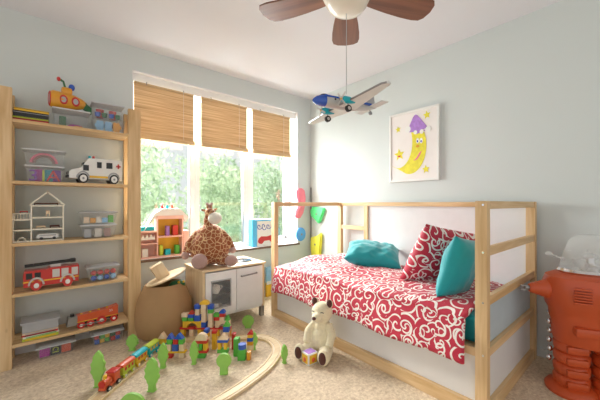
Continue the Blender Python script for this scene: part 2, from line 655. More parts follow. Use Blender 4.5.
# windows: three casements
edges = [WX0, 1.177, 1.807, WX1]
for k in range(3):
    x0, x1 = edges[k], edges[k + 1]
    fr = MB()
    a = 0.05
    fr.bb(x0, x0 + a, YG, YG + 0.06, WZ0, WZ1, 0.004)
    fr.bb(x1 - a, x1, YG, YG + 0.06, WZ0, WZ1, 0.004)
    fr.bb(x0 + a, x1 - a, YG, YG + 0.06, WZ0, WZ0 + a, 0.004)
    fr.bb(x0 + a, x1 - a, YG, YG + 0.06, WZ1 - 0.09, WZ1, 0.004)
    if k == 2:
        b0, b1 = x0 + a + 0.004, x1 - a - 0.004
        fr.bb(b0, b0 + 0.035, YG + 0.015, YG + 0.05, WZ0 + a, WZ1 - 0.09, 0.004)
        fr.bb(b1 - 0.035, b1, YG + 0.015, YG + 0.05, WZ0 + a, WZ1 - 0.09, 0.004)
        fr.bb(b0, b1, YG + 0.015, YG + 0.05, WZ0 + a, WZ0 + a + 0.035, 0.004)
    wo = struct('window_%d' % (k + 1), fr, 'white')
    gl = MB().bb(x0 + a, x1 - a, YG + 0.03, YG + 0.034, WZ0 + a, WZ1 - 0.09).done('pane', 'glass', wo, smooth=False)
    if k < 2:
        MB().bb(x1 - a - 0.006, x1 - a, YG - 0.001, YG + 0.05, WZ0 + a, WZ1 - 0.09).done('gasket', 'steel', wo, smooth=False)
# low skirting
struct('baseboard_right', MB().bb(XR - 0.012, XR, YN, YW - 0.012, 0, 0.06), 'wall')
struct('baseboard_back', MB().bb(XL, XR, YW - 0.012, YW, 0, 0.06), 'white')

# ------------------------------------------------------------------ outside
struct('lawn', MB().bb(-14, 22, 3.8, 30, -1.3, -1.2), 'grass')


def garden_tree(x, y, zt, rad, seed, label, m, group=None):
    rnd = random.Random(seed)
    root = thing('garden_tree', label, 'tree', (x, y, -1.2), 0, group)
    MB().tube([(0, 0, 0), (0.05, 0, 0.8), (0, 0.05, zt * 0.5 + 0.6)], [0.16, 0.13, 0.06]).done('trunk', 'bark', root)
    verts, faces = [], []
    clumps = []
    for _ in range(34):
        th, ph = rnd.uniform(0, 2 * PI), rnd.uniform(-1, 1)
        rr = rad * rnd.uniform(0.35, 0.95)
        q = math.sqrt(1 - ph * ph)
        clumps.append((Vector((rr * q * math.cos(th), rr * q * math.sin(th), 1.2 + zt * 0.5 + ph * rr * (zt * 0.5 + 1.0) / rad)), rnd.uniform(0.3, 0.55)))
    for cpos, cr in clumps:
        for _ in range(150):
            v = Vector((rnd.gauss(0, 1), rnd.gauss(0, 1), rnd.gauss(0, 1))).normalized() * cr * rnd.uniform(0.7, 1.1)
            p = cpos + v
            s = rnd.uniform(0.035, 0.075)
            e = Euler((rnd.uniform(0, 6), rnd.uniform(0, 6), rnd.uniform(0, 6))).to_matrix()
            i0 = len(verts)
            for dx, dy in ((-1, 0), (0, -0.5), (1, 0), (0, 0.5)):
                verts.append(p + e @ Vector((dx * s, dy * s, 0)))
            faces.append((i0, i0 + 1, i0 + 2, i0 + 3))
    me = bpy.data.meshes.new('foliage')
    me.from_pydata([tuple(v) for v in verts], [], faces)
    me.materials.append(MT[m])
    o = bpy.data.objects.new('foliage', me)
    COL.objects.link(o)
    o.parent = root
    return root


tr_spots = [(1.0, 6.3, 1.5, 0.75, 'pale leafy tree outside the left window pane', 'leaf_a'),
            (2.75, 6.6, 1.45, 0.8, 'pale leafy tree outside the middle window pane', 'leaf_a'),
            (4.5, 6.9, 1.6, 0.8, 'mid green leafy tree outside the right window pane', 'leaf_b'),
            (6.3, 7.6, 1.7, 0.8, 'leafy tree farther right beyond the right window pane', 'leaf_a'),
            (1.6, 9.6, 2.3, 1.2, 'taller tree standing behind the pale tree of the left pane', 'leaf_b'),
            (4.4, 9.8, 2.3, 1.2, 'taller tree farthest back outside, right of centre', 'leaf_b'),
            (7.2, 10.2, 2.3, 1.2, 'taller tree farthest right in the back row outside', 'leaf_a')]
for i, (x, y, zt, rad, lb, m) in enumerate(tr_spots):
    garden_tree(x, y, zt, rad, i + 3, lb, m, 'trees outside the window')

# ------------------------------------------------------------------ blinds
bl_lab = ['left bamboo roller blind hanging behind the shelf post', 'middle bamboo roller blind above the plush giraffe',
          'right bamboo roller blind nearest the room corner']
for k, (x0, x1) in enumerate([(0.575, 1.107), (1.188, 1.715), (1.792, 2.338)]):
    r = thing('bamboo_blind', bl_lab[k], 'blind', ((x0 + x1) / 2, YW + 0.022, 1.76), 0, 'bamboo blinds in the window')
    hw = (x1 - x0) / 2
    MB().bb(-hw, hw, -0.006, 0.006, 0.03, 0.53).done('slats', 'blind', r, smooth=False)
    MB().box((0, -0.012, 0.018), (hw * 2 + 0.02, 0.05, 0.045), bev=0.014).done('bottom_roll', 'blind', r)
    MB().bb(-hw, hw, -0.014, 0.01, 0.515, 0.535).done('head_rail', 'blind', r, smooth=False)
    for sx in (-1, 1):
        MB().tube([(sx * hw * 0.62, -0.016, 0.52), (sx * hw * 0.62, -0.020, 0.545), (sx * hw * 0.62 + 0.008, 0.02, 0.56)], 0.004, 6).done('hook', 'steel', r)
    MB().cyl((hw * 0.62, -0.018, 0.0), (hw * 0.62, -0.018, 0.53), 0.0018, n=6).done('cord', 'offwhite', r)

# ------------------------------------------------------------------ pine shelf unit
sh = thing('shelf_unit', 'tall open pine shelf unit filled with toys, left of the window', 'shelves', (-0.3, 3.04, 0))
for nm, x0, x1 in (('a', 0.0, 0.113), ('b', 0.785, 0.875)):
    for y0, y1 in ((0.0, 0.044), (0.216, 0.26)):
        MB().bb(x0, x1, y0, y1, 0, 1.95, 0.003).done('post', 'pine_z', sh, smooth=False)
    for z in (0.06, 0.95, 1.85):
        MB().bb(x0 + 0.03, x1 - 0.03, 0.044, 0.216, z, z + 0.05, 0.002).done('cross_bar', 'pine_y', sh, smooth=False)
SZ = [0.165, 0.515, 0.868, 1.306, 1.735]
for z in SZ:
    MB().bb(0.113, 0.785, 0.0, 0.26, z - 0.022, z, 0.002).done('shelf_board', 'pine_x', sh, smooth=False)

# ------------------------------------------------------------------ bed
BX, BY, BW, BL, BH = 1.646, 0.586, 0.985, 2.09, 1.16
bed = thing('pine_bed', 'low pine bed with open canopy frame and white side panels', 'bed', (BX, BY, 0))
P = 0.062
for x0 in (0, BW - 0.045):
    for y0 in (0, BL - P):
        MB().bb(x0, x0 + 0.045, y0, y0 + P, 0, BH, 0.003).done('post', 'pine_z', bed, smooth=False)


def rail(nm, *b, ax='pine_y'):
    return MB().bb(*b, 0.003).done(nm, ax, bed, smooth=False)


rail('side_rail', 0.004, 0.034, P, BL - P, 0, 0.075)
rail('side_rail', 0.004, 0.034, P, BL - P, 0.33, 0.375)
rail('top_rail', BW - 0.04, BW - 0.012, P, BL - P, BH - 0.042, BH)
for ye in (0.006, BL - 0.034):
    y0, y1 = ye, ye + 0.028
    for z0, z1 in ((0, 0.07), (0.33, 0.375)):
        rail('end_rail', 0.045, BW - 0.045, y0, y1, z0, z1, ax='pine_x')
    rail('top_rail', 0.045, BW - 0.045, y0, y1, BH - 0.042, BH, ax='pine_x')
for z0 in (0.604, 0.868):
    rail('end_rail', 0.045, BW - 0.045, 0.006, 0.034, z0, z0 + 0.048, ax='pine_x')
MB().bb(0.034, 0.04, P, BL - P, 0.02, 0.36).done('side_panel', 'panel', bed, smooth=False)
MB().bb(0.045, BW - 0.045, 0.034, 0.040, 0.02, 0.35).done('end_panel', 'panel', bed, smooth=False)['label'] = 'white lower end panel'
MB().bb(0.045, BW - 0.045, 0.034, 0.040, 0.352, 0.625).done('end_panel', 'panelb', bed, smooth=False)['label'] = 'blue-grey end panel'
MB().bb(BW - 0.02, BW - 0.012, P, BL - P - 0.42, 0.02, BH - 0.042).done('back_panel', 'panel', bed, smooth=False)
# ladder at the far back
rail('ladder_upright', BW - 0.04, BW - 0.012, BL - P - 0.42, BL - P - 0.365, 0.02, BH - 0.042, ax='pine_z')
rail('ladder_rung', BW - 0.04, BW - 0.012, BL - P - 0.365, BL - P, 0.84, 0.885)
rail('ladder_rung', BW - 0.04, BW - 0.012, BL - P - 0.365, BL - P, 0.46, 0.505)
for z in (0.35, 0.626, 0.89, BH - 0.02):
    MB().cyl((-0.002, 0.02, z), (0.003, 0.02, z), 0.006, n=12).done('bolt', 'chrome', bed)
MB().bb(0.04, BW - 0.045, P, BL - P, 0.34, 0.36).done('slat_base', 'pine_x', bed, smooth=False)
mt_ = solo('mattress', MB().box((BW / 2 + 0.02, BL / 2, 0.435), (BW - 0.13, BL - 0.16, 0.15), bev=0.03, seg=3), 'teal',
           'mattress in a teal fitted sheet lying inside the pine bed', 'mattress', (BX, BY, 0))


# duvet: cross profile swept along the bed, with UVs in metres
def duvet():
    # (x, z) from wall side over the top, over the front edge, down
    prof = [(2.555, 0.515), (2.53, 0.53), (2.40, 0.552), (2.2, 0.562), (2.0, 0.565), (1.85, 0.562), (1.74, 0.555), (1.68, 0.535), (1.645, 0.505), (1.628, 0.45), (1.620, 0.39), (1.614, 0.33), (1.610, 0.285)]
    # resample
    pts = []
    for (a, b) in zip(prof, prof[1:]):
        n = max(2, int((Vector(b) - Vector(a)).length / 0.02))
        for i in range(n):
            pts.append(Vector(a).lerp(Vector(b), i / n))
    pts.append(Vector(prof[-1]))
    arc = [0]
    for a, b in zip(pts, pts[1:]):
        arc.append(arc[-1] + (b - a).length)
    Y0, Y1, NY = 0.70, 2.60, 96
    from mathutils import noise
    verts, uvs = [], []
    for j in range(NY + 1):
        tj = j / NY
        for i, p in enumerate(pts):
            y = Y0 + (Y1 - Y0) * tj
            hang = max(0.0, min(1.0, (0.54 - p.y) / 0.25)) if p.x < 1.7 else 0
            if hang > 0:
                y += -0.0 + (-0.012 * hang if tj < 0.05 else 0)
            endf = max(0.0, 1 - (Y1 - y) / 0.12)
            z = p.y - 0.045 * endf ** 2 + (0.02 * math.sin(tj * 17) * 0.4 if hang > 0.9 else 0)
            nn = noise.noise(Vector((p.x * 3.4, y * 3.4, 0.3)))
            n2 = noise.noise(Vector((p.x * 9, y * 9, 4.3)))
            top = 1 - hang
            z += top * (nn * 0.034 + n2 * 0.009)
            x = p.x + hang * (-0.006 + n2 * 0.012 * (1 if hang > 0.3 else 0.3)) 
            if hang > 0 and x > 1.632:
                x = min(x, 1.642)
            verts.append((x, y, max(z, 0.27)))
            uvs.append((y, arc[i]))
    n = len(pts)
    faces = [(j * n + i, j * n + i + 1, (j + 1) * n + i + 1, (j + 1) * n + i) for j in range(NY) for i in range(n - 1)]
    me = bpy.data.meshes.new('duvet')
    me.from_pydata(verts, [], faces)
    uvl = me.uv_layers.new(name='UVMap')
    for lp in me.loops:
        uvl.data[lp.index].uv = uvs[lp.vertex_index]
    for p in me.polygons:
        p.use_smooth = True
    me.materials.append(MT['scroll'])
    o = bpy.data.objects.new('duvet', me)
    COL.objects.link(o)
    s = o.modifiers.new('thick', 'SOLIDIFY')
    s.thickness = 0.014
    s.offset = 0
    return tag(o, 'crimson duvet with white scroll pattern draped over the bed', 'duvet')


duvet()


def pillow(name, label, w_, h_, t_, m, loc, rot, seed=1, cat='pillow', crumple=0.012):
    from mathutils import noise
    N = 26
    verts, uvs, faces = [], [], []
    idx = {}
    for side in (1, -1):
        for j in range(N + 1):
            for i in range(N + 1):
                u, v = i / N * 2 - 1, j / N * 2 - 1
                edge = (1 - abs(u) ** 2.6) * (1 - abs(v) ** 2.6)
                if edge < 1e-6 and side == -1:
                    idx[(side, i, j)] = idx[(1, i, j)]
                    continue
                pin = 1 - 0.05 * (1 - u * u) * abs(v) ** 3
                pin2 = 1 - 0.05 * (1 - v * v) * abs(u) ** 3
                x, z = u * w_ / 2 * pin2, v * h_ / 2 * pin
                th = t_ / 2 * max(0, edge) ** 0.5
                nn = noise.noise(Vector((x * 9 + seed, z * 9, side * 2.0))) + 0.6 * noise.noise(Vector((x * 22, z * 22 + seed, side)))
                y = side * th + side * nn * crumple * min(1, edge * 4) 
                idx[(side, i, j)] = len(verts)
                verts.append((x, y, z))
                uvs.append((x + seed, z))
        for j in range(N):
            for i in range(N):
                q = [idx[(side, i, j)], idx[(side, i + 1, j)], idx[(side, i + 1, j + 1)], idx[(side, i, j + 1)]]
                faces.append(q if side == -1 else q[::-1])
    me = bpy.data.meshes.new(name)
    me.from_pydata(verts, [], faces)
    uvl = me.uv_layers.new(name='UVMap')
    for lp in me.loops:
        uvl.data[lp.index].uv = uvs[lp.vertex_index]
    for p in me.polygons:
        p.use_smooth = True
    me.materials.append(MT[m])
    o = bpy.data.objects.new(name, me)
    COL.objects.link(o)
    o.location = loc
    o.rotation_euler = rot
    return tag(o, label, cat)


pillow('pillow', 'teal pillow lying by the back panel mid-bed', 0.52, 0.46, 0.20, 'teal', (2.28, 1.86, 0.655), (R(-78), R(8), R(-52)), 1, crumple=0.02)
pillow('pillow', 'crimson scroll pillow leaning against the teal pillow at the near end', 0.56, 0.48, 0.20, 'scroll', (2.15, 1.09, 0.745), (R(26), R(10), R(-20)), 2, crumple=0.008)
pillow('pillow', 'teal pillow propped behind the near bed post', 0.42, 0.40, 0.17, 'teal', (1.975, 0.875, 0.725), (R(14), R(9), R(2)), 3, crumple=0.01)

# ------------------------------------------------------------------ ceiling fan
fan = thing('ceiling_fan', 'ceiling fan with five walnut blades and cream light bowl', 'ceiling fan', (1.15, 1.12, 0))
MB().lathe([(0, 2.16), (0.05, 2.164), (0.09, 2.182), (0.112, 2.21), (0.118, 2.235), (0, 2.235)], n=40).done('light_bowl', 'cream', fan)
MB().lathe([(0, 2.235), (0.122, 2.236), (0.13, 2.25), (0.13, 2.30), (0.105, 2.34), (0.05, 2.36), (0.03, 2.37), (0, 2.37)], n=40).done('motor_housing', 'cream', fan)
MB().cyl((0, 0, 2.37), (0, 0, 2.56), 0.014).done('down_rod', 'cream', fan)
MB().lathe([(0, 2.61), (0.07, 2.61), (0.065, 2.57), (0.03, 2.545), (0, 2.545)]).done('canopy', 'cream', fan)
for k in range(5):
    a = R(117 + 72 * k)
    out = []
    N = 12
    prf = [(0.125, 0.050), (0.17, 0.060), (0.26, 0.076), (0.36, 0.088), (0.44, 0.092), (0.485, 0.084), (0.506, 0.055)]
    out = [(x, -y) for x, y in prf] + [(0.515, 0)] + [(x, y) for x, y in prf[::-1]]
    bl = MB().prism(out, 0.008, rot=(R(90), 0, 0), bev=0.002).done('blade', 'walnut', fan)
    bl.location = (0, 0, 2.262)
    bl.rotation_euler = (R(-3), 0, a)
    br = MB().box((0.15, 0, 0.010), (0.11, 0.03, 0.006), bev=0.002).done('bracket', 'cream', bl)
solo('string', MB().cyl((1.15, 1.12, 1.73), (1.15, 1.12, 2.161), 0.0018, n=6), 'lid', 'thin string holding the toy plane under the ceiling fan', 'string')

# ------------------------------------------------------------------ toy airplane
pl = thing('toy_airplane', 'blue-nosed silver toy propeller plane hanging under the ceiling fan', 'toy plane', (1.188, 1.146, 1.684))
pl.rotation_euler = (0.0712, 0.0498, 3.0286)
pl.scale = (0.906,) * 3


def fus(x0, x1, name, m, n=24):
    # x stations and (radius, z offset)
    st = [(0.255, 0.003, -0.008), (0.248, 0.016, -0.006), (0.225, 0.032, -0.002), (0.19, 0.043, 0.002), (0.15, 0.048, 0.004), (0.05, 0.049, 0.004), (-0.05, 0.044, 0.006), (-0.13, 0.032, 0.010), (-0.19, 0.018, 0.014), (-0.235, 0.004, 0.016)]

    def at(x):
        for a, b in zip(st, st[1:]):
            if b[0] <= x <= a[0]:
                t = (x - b[0]) / (a[0] - b[0])
                return (b[1] + (a[1] - b[1]) * t, b[2] + (a[2] - b[2]) * t)
        return st[-1][1:]
    xs = [x1] + [s[0] for s in st if x0 < s[0] < x1] + [x0]
    mb = MB()
    bm = mb.bm
    rings = []
    for x in xs:
        r, zo = at(x)
        r *= 0.72
        rings.append([bm.verts.new((x, r * math.cos(2 * PI * j / n), zo + r * 1.08 * math.sin(2 * PI * j / n))) for j in range(n)])
    for A, B in zip(rings, rings[1:]):
        for j in range(n):
            bm.faces.new((A[j], B[j], B[(j + 1) % n], A[(j + 1) % n]))
    bm.faces.new(rings[0])
    bm.faces.new(rings[-1][::-1])
    bmesh.ops.recalc_face_normals(bm, faces=bm.faces)
    return mb.done(name, m, pl)


fus(-0.235, 0.175, 'fuselage', 'silver')
fus(0.175, 0.255, 'nose', 'planeblue')
MB().bb(-0.17, 0.19, -0.036, 0.036, 0.016, 0.026, 0.002).done('stripe', 'planeblue', pl, smooth=False)
MB().sph((0.17, 0, 0.028), (0.032, 0.024, 0.014)).done('cockpit', 'black', pl)
for s in (-1, 1):
    mb = MB()
    pts = [(0.085, 0.0), (0.06, 0.34), (0.045, 0.365), (0.015, 0.36), (-0.045, 0.0)]
    bm = mb.bm
    top = [bm.verts.new((x, s * y, -0.022 + 0.012 * (y > 0.1) + 0.008)) for x, y in pts]
    bot = [bm.verts.new((x, s * y, -0.022 + 0.012 * (y > 0.1) - 0.004)) for x, y in pts]
    bm.faces.new(top)
    bm.faces.new(bot[::-1])
    for i in range(5):
        k = (i + 1) % 5
        bm.faces.new((top[i], bot[i], bot[k], top[k]))
    bmesh.ops.recalc_face_normals(bm, faces=bm.faces)
    wg = mb.done('wing', 'wing', pl)
    MB().tube([(0.087, s * 0.03, -0.018), (0.062, s * 0.34, -0.010), (0.047, s * 0.363, -0.010)], 0.0055, 8).done('leading_edge', 'steel', wg)
    en = MB().lathe([(0, 0), (0.015, 0.0), (0.020, 0.02), (0.020, 0.05), (0.012, 0.09), (0, 0.1)], c=(0.125, s * 0.1, -0.014), rot=(0, R(-90), 0), n=20).done('engine', 'turq', pl)
    pr_ = MB().box((0.130, s * 0.1, -0.014), (0.003, 0.011, 0.095), rot=(R(35 * s), 0, 0), bev=0.001).box((0.130, s * 0.1, -0.014), (0.003, 0.011, 0.095), rot=(R(35 * s + 90), 0, 0), bev=0.001).done('propeller', 'silver', en)
    MB().sph((0.131, s * 0.1, -0.014), (0.008, 0.006, 0.006), n=12).done('spinner', 'yellow', en)
    MB().cyl((0.085, s * 0.1, -0.055), (0.085, s * 0.1, -0.02), 0.003, n=8).done('strut', 'steel', pl)
    wh = MB().cyl((0.085, s * 0.1 - 0.008, -0.062), (0.085, s * 0.1 + 0.008, -0.062), 0.019).done('wheel', 'black', pl)
    MB().cyl((0.085, s * 0.1 - 0.0095, -0.062), (0.085, s * 0.1 + 0.0095, -0.062), 0.010).done('hub', 'silver', wh)
    MB().prism([(-0.165, -0.002), (-0.225, -0.002), (-0.225, 0.003), (-0.165, 0.003)], 0.115, c=(0, s * 0.068, 0.014)).done('tailplane', 'wing', pl)
MB().prism([(-0.15, 0.025), (-0.185, 0.095), (-0.205, 0.102), (-0.228, 0.098), (-0.232, 0.018)], 0.007, bev=0.001).done('tail_fin', 'lid', pl)
MB().cyl((-0.185, -0.005, -0.022), (-0.185, 0.005, -0.022), 0.012).cyl((-0.185, 0, -0.015), (-0.18, 0, 0.01), 0.003, n=6).done('tail_wheel', 'steel', pl)
for k in range(5):
    MB().cyl((0.12 - k * 0.035, -0.0365, 0.008), (0.12 - k * 0.035, 0.0365, 0.008), 0.006, n=10).done('porthole', 'black', pl)

# ------------------------------------------------------------------ picture
pc = thing('framed_picture', 'white framed picture of a smiling crescent moon in a nightcap', 'picture', (XR, 1.652, 1.37), R(-90))
# local: x right in the picture (towards -Y world), z up, front at -y... local -y faces -X
PW, PH = 0.565, 0.715
fr = MB()
fr.bb(-PW / 2, -PW / 2 + 0.022, -0.035, -0.001, 0, PH, 0.002).bb(PW / 2 - 0.022, PW / 2, -0.035, -0.001, 0, PH, 0.002)
fr.bb(-PW / 2 + 0.022, PW / 2 - 0.022, -0.035, -0.001, 0, 0.022, 0.002).bb(-PW / 2 + 0.022, PW / 2 - 0.022, -0.035, -0.001, PH - 0.022, PH, 0.002)
fr.done('frame', 'frame', pc, smooth=False)
MB().bb(-PW / 2 + 0.022, PW / 2 - 0.022, -0.026, -0.004, 0.022, PH - 0.022).done('print', 'paper', pc, smooth=False)


def disc(pts, m, name, y=-0.0275, parent=None):
    return MB().prism(pts, 0.002, c=(0, y, 0)).done(name, m, parent or pc, smooth=False)


# crescent: outer arc bulging right-down, inner arc
cres = []
ox, oz = -0.035, 0.375
for i in range(25):
    a = R(-118 + 160 * i / 24)
    cres.append((ox + 0.215 * math.cos(a) * 0.86, oz + 0.27 * math.sin(a) - 0.03))
for i in range(25):
    a = R(42 - 160 * i / 24)
    cres.append((ox - 0.135 + 0.165 * math.cos(a), oz + 0.25 * math.sin(a) + 0.02))
disc(cres, 'moon', 'moon')
disc([(0.03, 0.465), (0.075, 0.60), (0.055, 0.655), (0.015, 0.66), (0.10, 0.50), (0.155, 0.49)], 'lilac', 'nightcap', -0.0285)
disc([(-0.05, 0.50), (-0.035, 0.57), (0.005, 0.645), (0.035, 0.665), (0.065, 0.64), (0.165, 0.515), (0.06, 0.485)], 'lilac', 'nightcap', -0.0288)
for (x, z, r) in ((-0.055, 0.53, 0.032), (0.17, 0.495, 0.03), (0.10, 0.483, 0.022), (0.03, 0.487, 0.02)):
    disc([(x + r * math.cos(2 * PI * i / 18), z + r * math.sin(2 * PI * i / 18)) for i in range(18)], 'frame', 'cap_fur', -0.0295)
for (x, z) in ((0.055, 0.40), (0.095, 0.395)):
    disc([(x + 0.017 * math.cos(2 * PI * i / 16), z + 0.027 * math.sin(2 * PI * i / 16)) for i in range(16)], 'frame', 'eye', -0.0295)
    disc([(x + 0.008 * math.cos(2 * PI * i / 12), z - 0.006 + 0.011 * math.sin(2 * PI * i / 12)) for i in range(12)], 'blue', 'pupil', -0.0305)
disc([(0.01, 0.205), (0.05, 0.215), (0.085, 0.26), (0.10, 0.295), (0.075, 0.28), (0.045, 0.235)], 'pink', 'mouth', -0.0295)
disc([(0.055 + 0.02 * math.cos(2 * PI * i / 14), 0.345 + 0.013 * math.sin(2 * PI * i / 14)) for i in range(14)], 'ochre', 'nose', -0.0295)


def star(x, z, r, tilt=0.0):
    return [(x + (r if i % 2 == 0 else r * 0.45) * math.cos(PI / 2 + tilt + i * PI / 5), z + (r if i % 2 == 0 else r * 0.45) * math.sin(PI / 2 + tilt + i * PI / 5)) for i in range(10)]


for x, z, r in ((-0.16, 0.285, 0.065), (0.155, 0.635, 0.042), (0.145, 0.11, 0.042), (-0.175, 0.55, 0.035)):
    disc(star(x, z, r, 0.1), 'moon', 'star')
disc([(-0.16 + 0.02 * math.cos(a), 0.275 + 0.016 * math.sin(a)) for a in [PI + PI * i / 8 for i in range(9)]], 'red', 'star_smile', -0.0295)

# ------------------------------------------------------------------ climbing holds in the corner


def hold(pts, th, m, label, loc, rz, gp='climbing holds in the far corner'):
    r = thing('climbing_hold', label, 'climbing hold', loc, rz, gp)
    MB().prism(pts, th, c=(0, -th / 2 - 0.001, 0), bev=th * 0.3).done('grip', m, r)
    MB().cyl((0, -th - 0.004, 0), (0, -th + 0.002, 0), 0.014, n=14).done('bolt', 'steel', r)
    return r


kid = []
for i in range(13):
    a = R(80 - 160 * i / 12)
    kid.append((-0.03 + 0.09 * math.cos(a), 0.20 * math.sin(a)))
for i in range(7):
    a = R(-90 + 180 * (i - 6) / 6)
kid = [(-0.03, 0.20), (0.03, 0.205), (0.075, 0.17), (0.09, 0.08), (0.085, -0.02), (0.05, -0.14), (0.0, -0.20), (-0.06, -0.205), (-0.085, -0.17), (-0.07, -0.10), (-0.03, -0.04), (-0.035, 0.03), (-0.065, 0.10), (-0.065, 0.16)]
hold(kid, 0.05, 'hpink', 'long pink kidney-shaped climbing hold on the window wall', (2.475, YW, 1.15), 0)
hold([(0.080 * math.cos(2 * PI * i / 20), 0.092 * math.sin(2 * PI * i / 20)) for i in range(20)], 0.045, 'hblue', 'round blue climbing hold below the pink one', (2.49, YW, 0.725), 0)
hold([(-0.15, 0.05), (-0.10, 0.10), (0.13, 0.09), (0.15, 0.06), (0.06, -0.10), (0.02, -0.125), (-0.03, -0.09), (-0.13, -0.03)], 0.05, 'hgreen', 'green triangular climbing hold on the bed wall', (XR, 3.13, 1.0), R(-90))
hold([(-0.10, 0.09), (0.02, 0.12), (0.10, 0.165), (0.12, 0.14), (0.085, -0.17), (0.03, -0.19), (-0.09, -0.17), (-0.11, -0.02)], 0.05, 'hyellow', 'tall yellow climbing hold below the green one', (XR, 3.16, 0.585), R(-90))
struct('trim_4', MB().bb(XR - 0.012, XR, YW - 0.026, YW - 0.012, 0.62, 1.37), 'steel')

# ------------------------------------------------------------------ play kitchen
KX0, KX1, KY0, KY1, KZ = 0.985, 1.60, 2.735, 3.20, 0.55
kt = thing('play_kitchen', 'white and birch toy kitchen cabinet under the window', 'toy kitchen', (KX0, KY0, 0))
W_, D_ = KX1 - KX0, KY1 - KY0
MB().bb(-0.012, W_ + 0.012, -0.012, D_, KZ - 0.02, KZ, 0.004).done('counter', 'birch_x', kt, smooth=False)
MB().bb(0, 0.022, 0, D_, 0.10, KZ - 0.02).done('side_panel', 'birch', kt, smooth=False)
MB().bb(W_ - 0.022, W_, 0, D_, 0.10, KZ - 0.02).done('side_panel', 'birch', kt, smooth=False)
MB().bb(0.022, W_ - 0.022, 0.01, D_, 0.10, 0.12).done('bottom_panel', 'white', kt, smooth=False)
MB().bb(0.022, W_ - 0.022, D_ - 0.01, D_, 0.12, KZ - 0.02).done('back_panel', 'white', kt, smooth=False)
for x in (0.02, W_ - 0.02):
    for y in (0.02, D_ - 0.03):
        MB().bb(x - 0.02, x + 0.02, y - 0.02, y + 0.02, 0, 0.10, 0.003).done('leg', 'steel', kt, smooth=False)
dr = MB()
dr.bb(0.024, 0.075, -0.008, 0.006, 0.125, KZ - 0.03).bb(0.255, 0.31, -0.008, 0.006, 0.125, KZ - 0.03)
dr.bb(0.075, 0.255, -0.008, 0.006, 0.125, 0.19).bb(0.075, 0.255, -0.008, 0.006, 0.44, KZ - 0.03)
dv = dr.done('oven_door', 'white', kt, smooth=False)
f2 = MB()
for b in ((0.07, 0.26, 0.185, 0.197), (0.07, 0.26, 0.433, 0.445)):
    f2.bb(b[0], b[1], -0.011, -0.008, b[2], b[3])
for b in ((0.07, 0.08), (0.25, 0.26)):
    f2.bb(b[0], b[1], -0.011, -0.008, 0.197, 0.433)
f2.done('window_frame', 'lid', dv, smooth=False)
MB().bb(0.075, 0.255, -0.003, 0.0, 0.19, 0.44).done('window_pane', 'clear', dv, smooth=False)
MB().bb(0.022, 0.31, 0.03, 0.30, 0.30, 0.305).done('oven_shelf', 'steel', kt, smooth=False)
rd = MB().bb(0.314, W_ - 0.024, -0.008, 0.006, 0.125, KZ - 0.03, 0.002).done('cupboard_door', 'white', kt, smooth=False)
MB().tube([(0.36, -0.008, 0.445), (0.36, -0.028, 0.445), (0.52, -0.028, 0.455), (0.52, -0.008, 0.455)], 0.007, 8).done('handle', 'steel', rd)
hb = MB().lathe([(0, 0), (0.095, 0), (0.1, 0.006), (0.09, 0.008), (0, 0.006)], c=(0.47, 0.2, KZ), sy=0.8).done('sink', 'dark', kt)
MB().torus((0.47, 0.2, KZ + 0.006), 0.095, 0.005, n=30).done('sink_rim', 'black', kt)
# things inside the oven
for i, (m, lb, x, z, s) in enumerate([('offwhite', 'white toy teapot on the shelf inside the toy oven', 0.14, 0.307, 0.048), ('offwhite', 'white toy bowl in the bottom of the toy oven', 0.125, 0.122, 0.055),
                                      ('silver', 'grey toy saucepan beside the bowl inside the toy oven', 0.235, 0.122, 0.04)]):
    t = thing('toy_pot', lb, 'toy dish', (KX0 + x, KY0 + 0.075, z))
    MB().lathe([(0, 0), (s * 0.7, 0), (s, s * 0.7), (s * 0.95, s * 1.3), (s * 0.6, s * 1.7), (0, s * 1.8)], n=20).done('pot_body', m, t)
    MB().torus((s, 0, s), s * 0.4, s * 0.12, rot=(R(90), 0, 0), n=14, m=6).done('handle', m, t)

# ------------------------------------------------------------------ giraffe plush
gi = thing('plush_giraffe', 'fat brown patched plush giraffe sitting on the toy kitchen', 'stuffed animal', (1.125, 2.935, KZ), R(-21))
g = MB()
g.sph((0, 0.0, 0.175), (0.185, 0.15, 0.172), n=28)
g.sph((0, 0.005, 0.27), (0.135, 0.115, 0.13), n=24)
g.tube([(-0.012, 0.0, 0.34), (-0.022, -0.005, 0.44), (-0.015, -0.01, 0.51)], [0.055, 0.036, 0.034], 16)
g.sph((0.0, -0.02, 0.515), (0.045, 0.05, 0.04), n=18)
g.tube([(-0.10, 0.0, 0.32), (-0.175, -0.03, 0.23), (-0.205, -0.055, 0.14)], [0.035, 0.035, 0.032], 12)
g.tube([(0.10, 0.0, 0.32), (0.165, -0.03, 0.24), (0.20, -0.04, 0.16)], [0.035, 0.035, 0.032], 12)
g.tube([(-0.05, -0.06, 0.07), (-0.085, -0.14, 0.07)], [0.065, 0.058], 14)
g.tube([(0.09, -0.04, 0.06), (0.17, -0.13, 0.055)], [0.06, 0.05], 14)
g.sph((-0.052, 0, 0.53), (0.03, 0.01, 0.014), rot=(0, R(15), 0), n=12)
g.sph((0.045, 0.01, 0.535), (0.03, 0.01, 0.014), rot=(0, R(-30), 0), n=12)
g.done('body', 'giraffe', gi, fuse=0.006)
MB().sph((0.045, -0.06, 0.455), (0.062, 0.055, 0.058)).done('muzzle', 'offwhite', gi)
MB().sph((-0.088, -0.165, 0.072), (0.068, 0.035, 0.070)).done('foot', 'mauve', gi)
MB().sph((0.188, -0.145, 0.056), (0.065, 0.035, 0.052), rot=(0, R(10), R(25))).done('foot', 'mauve', gi)
MB().sph((-0.208, -0.06, 0.12), (0.035, 0.035, 0.04)).done('hand', 'mauve', gi)
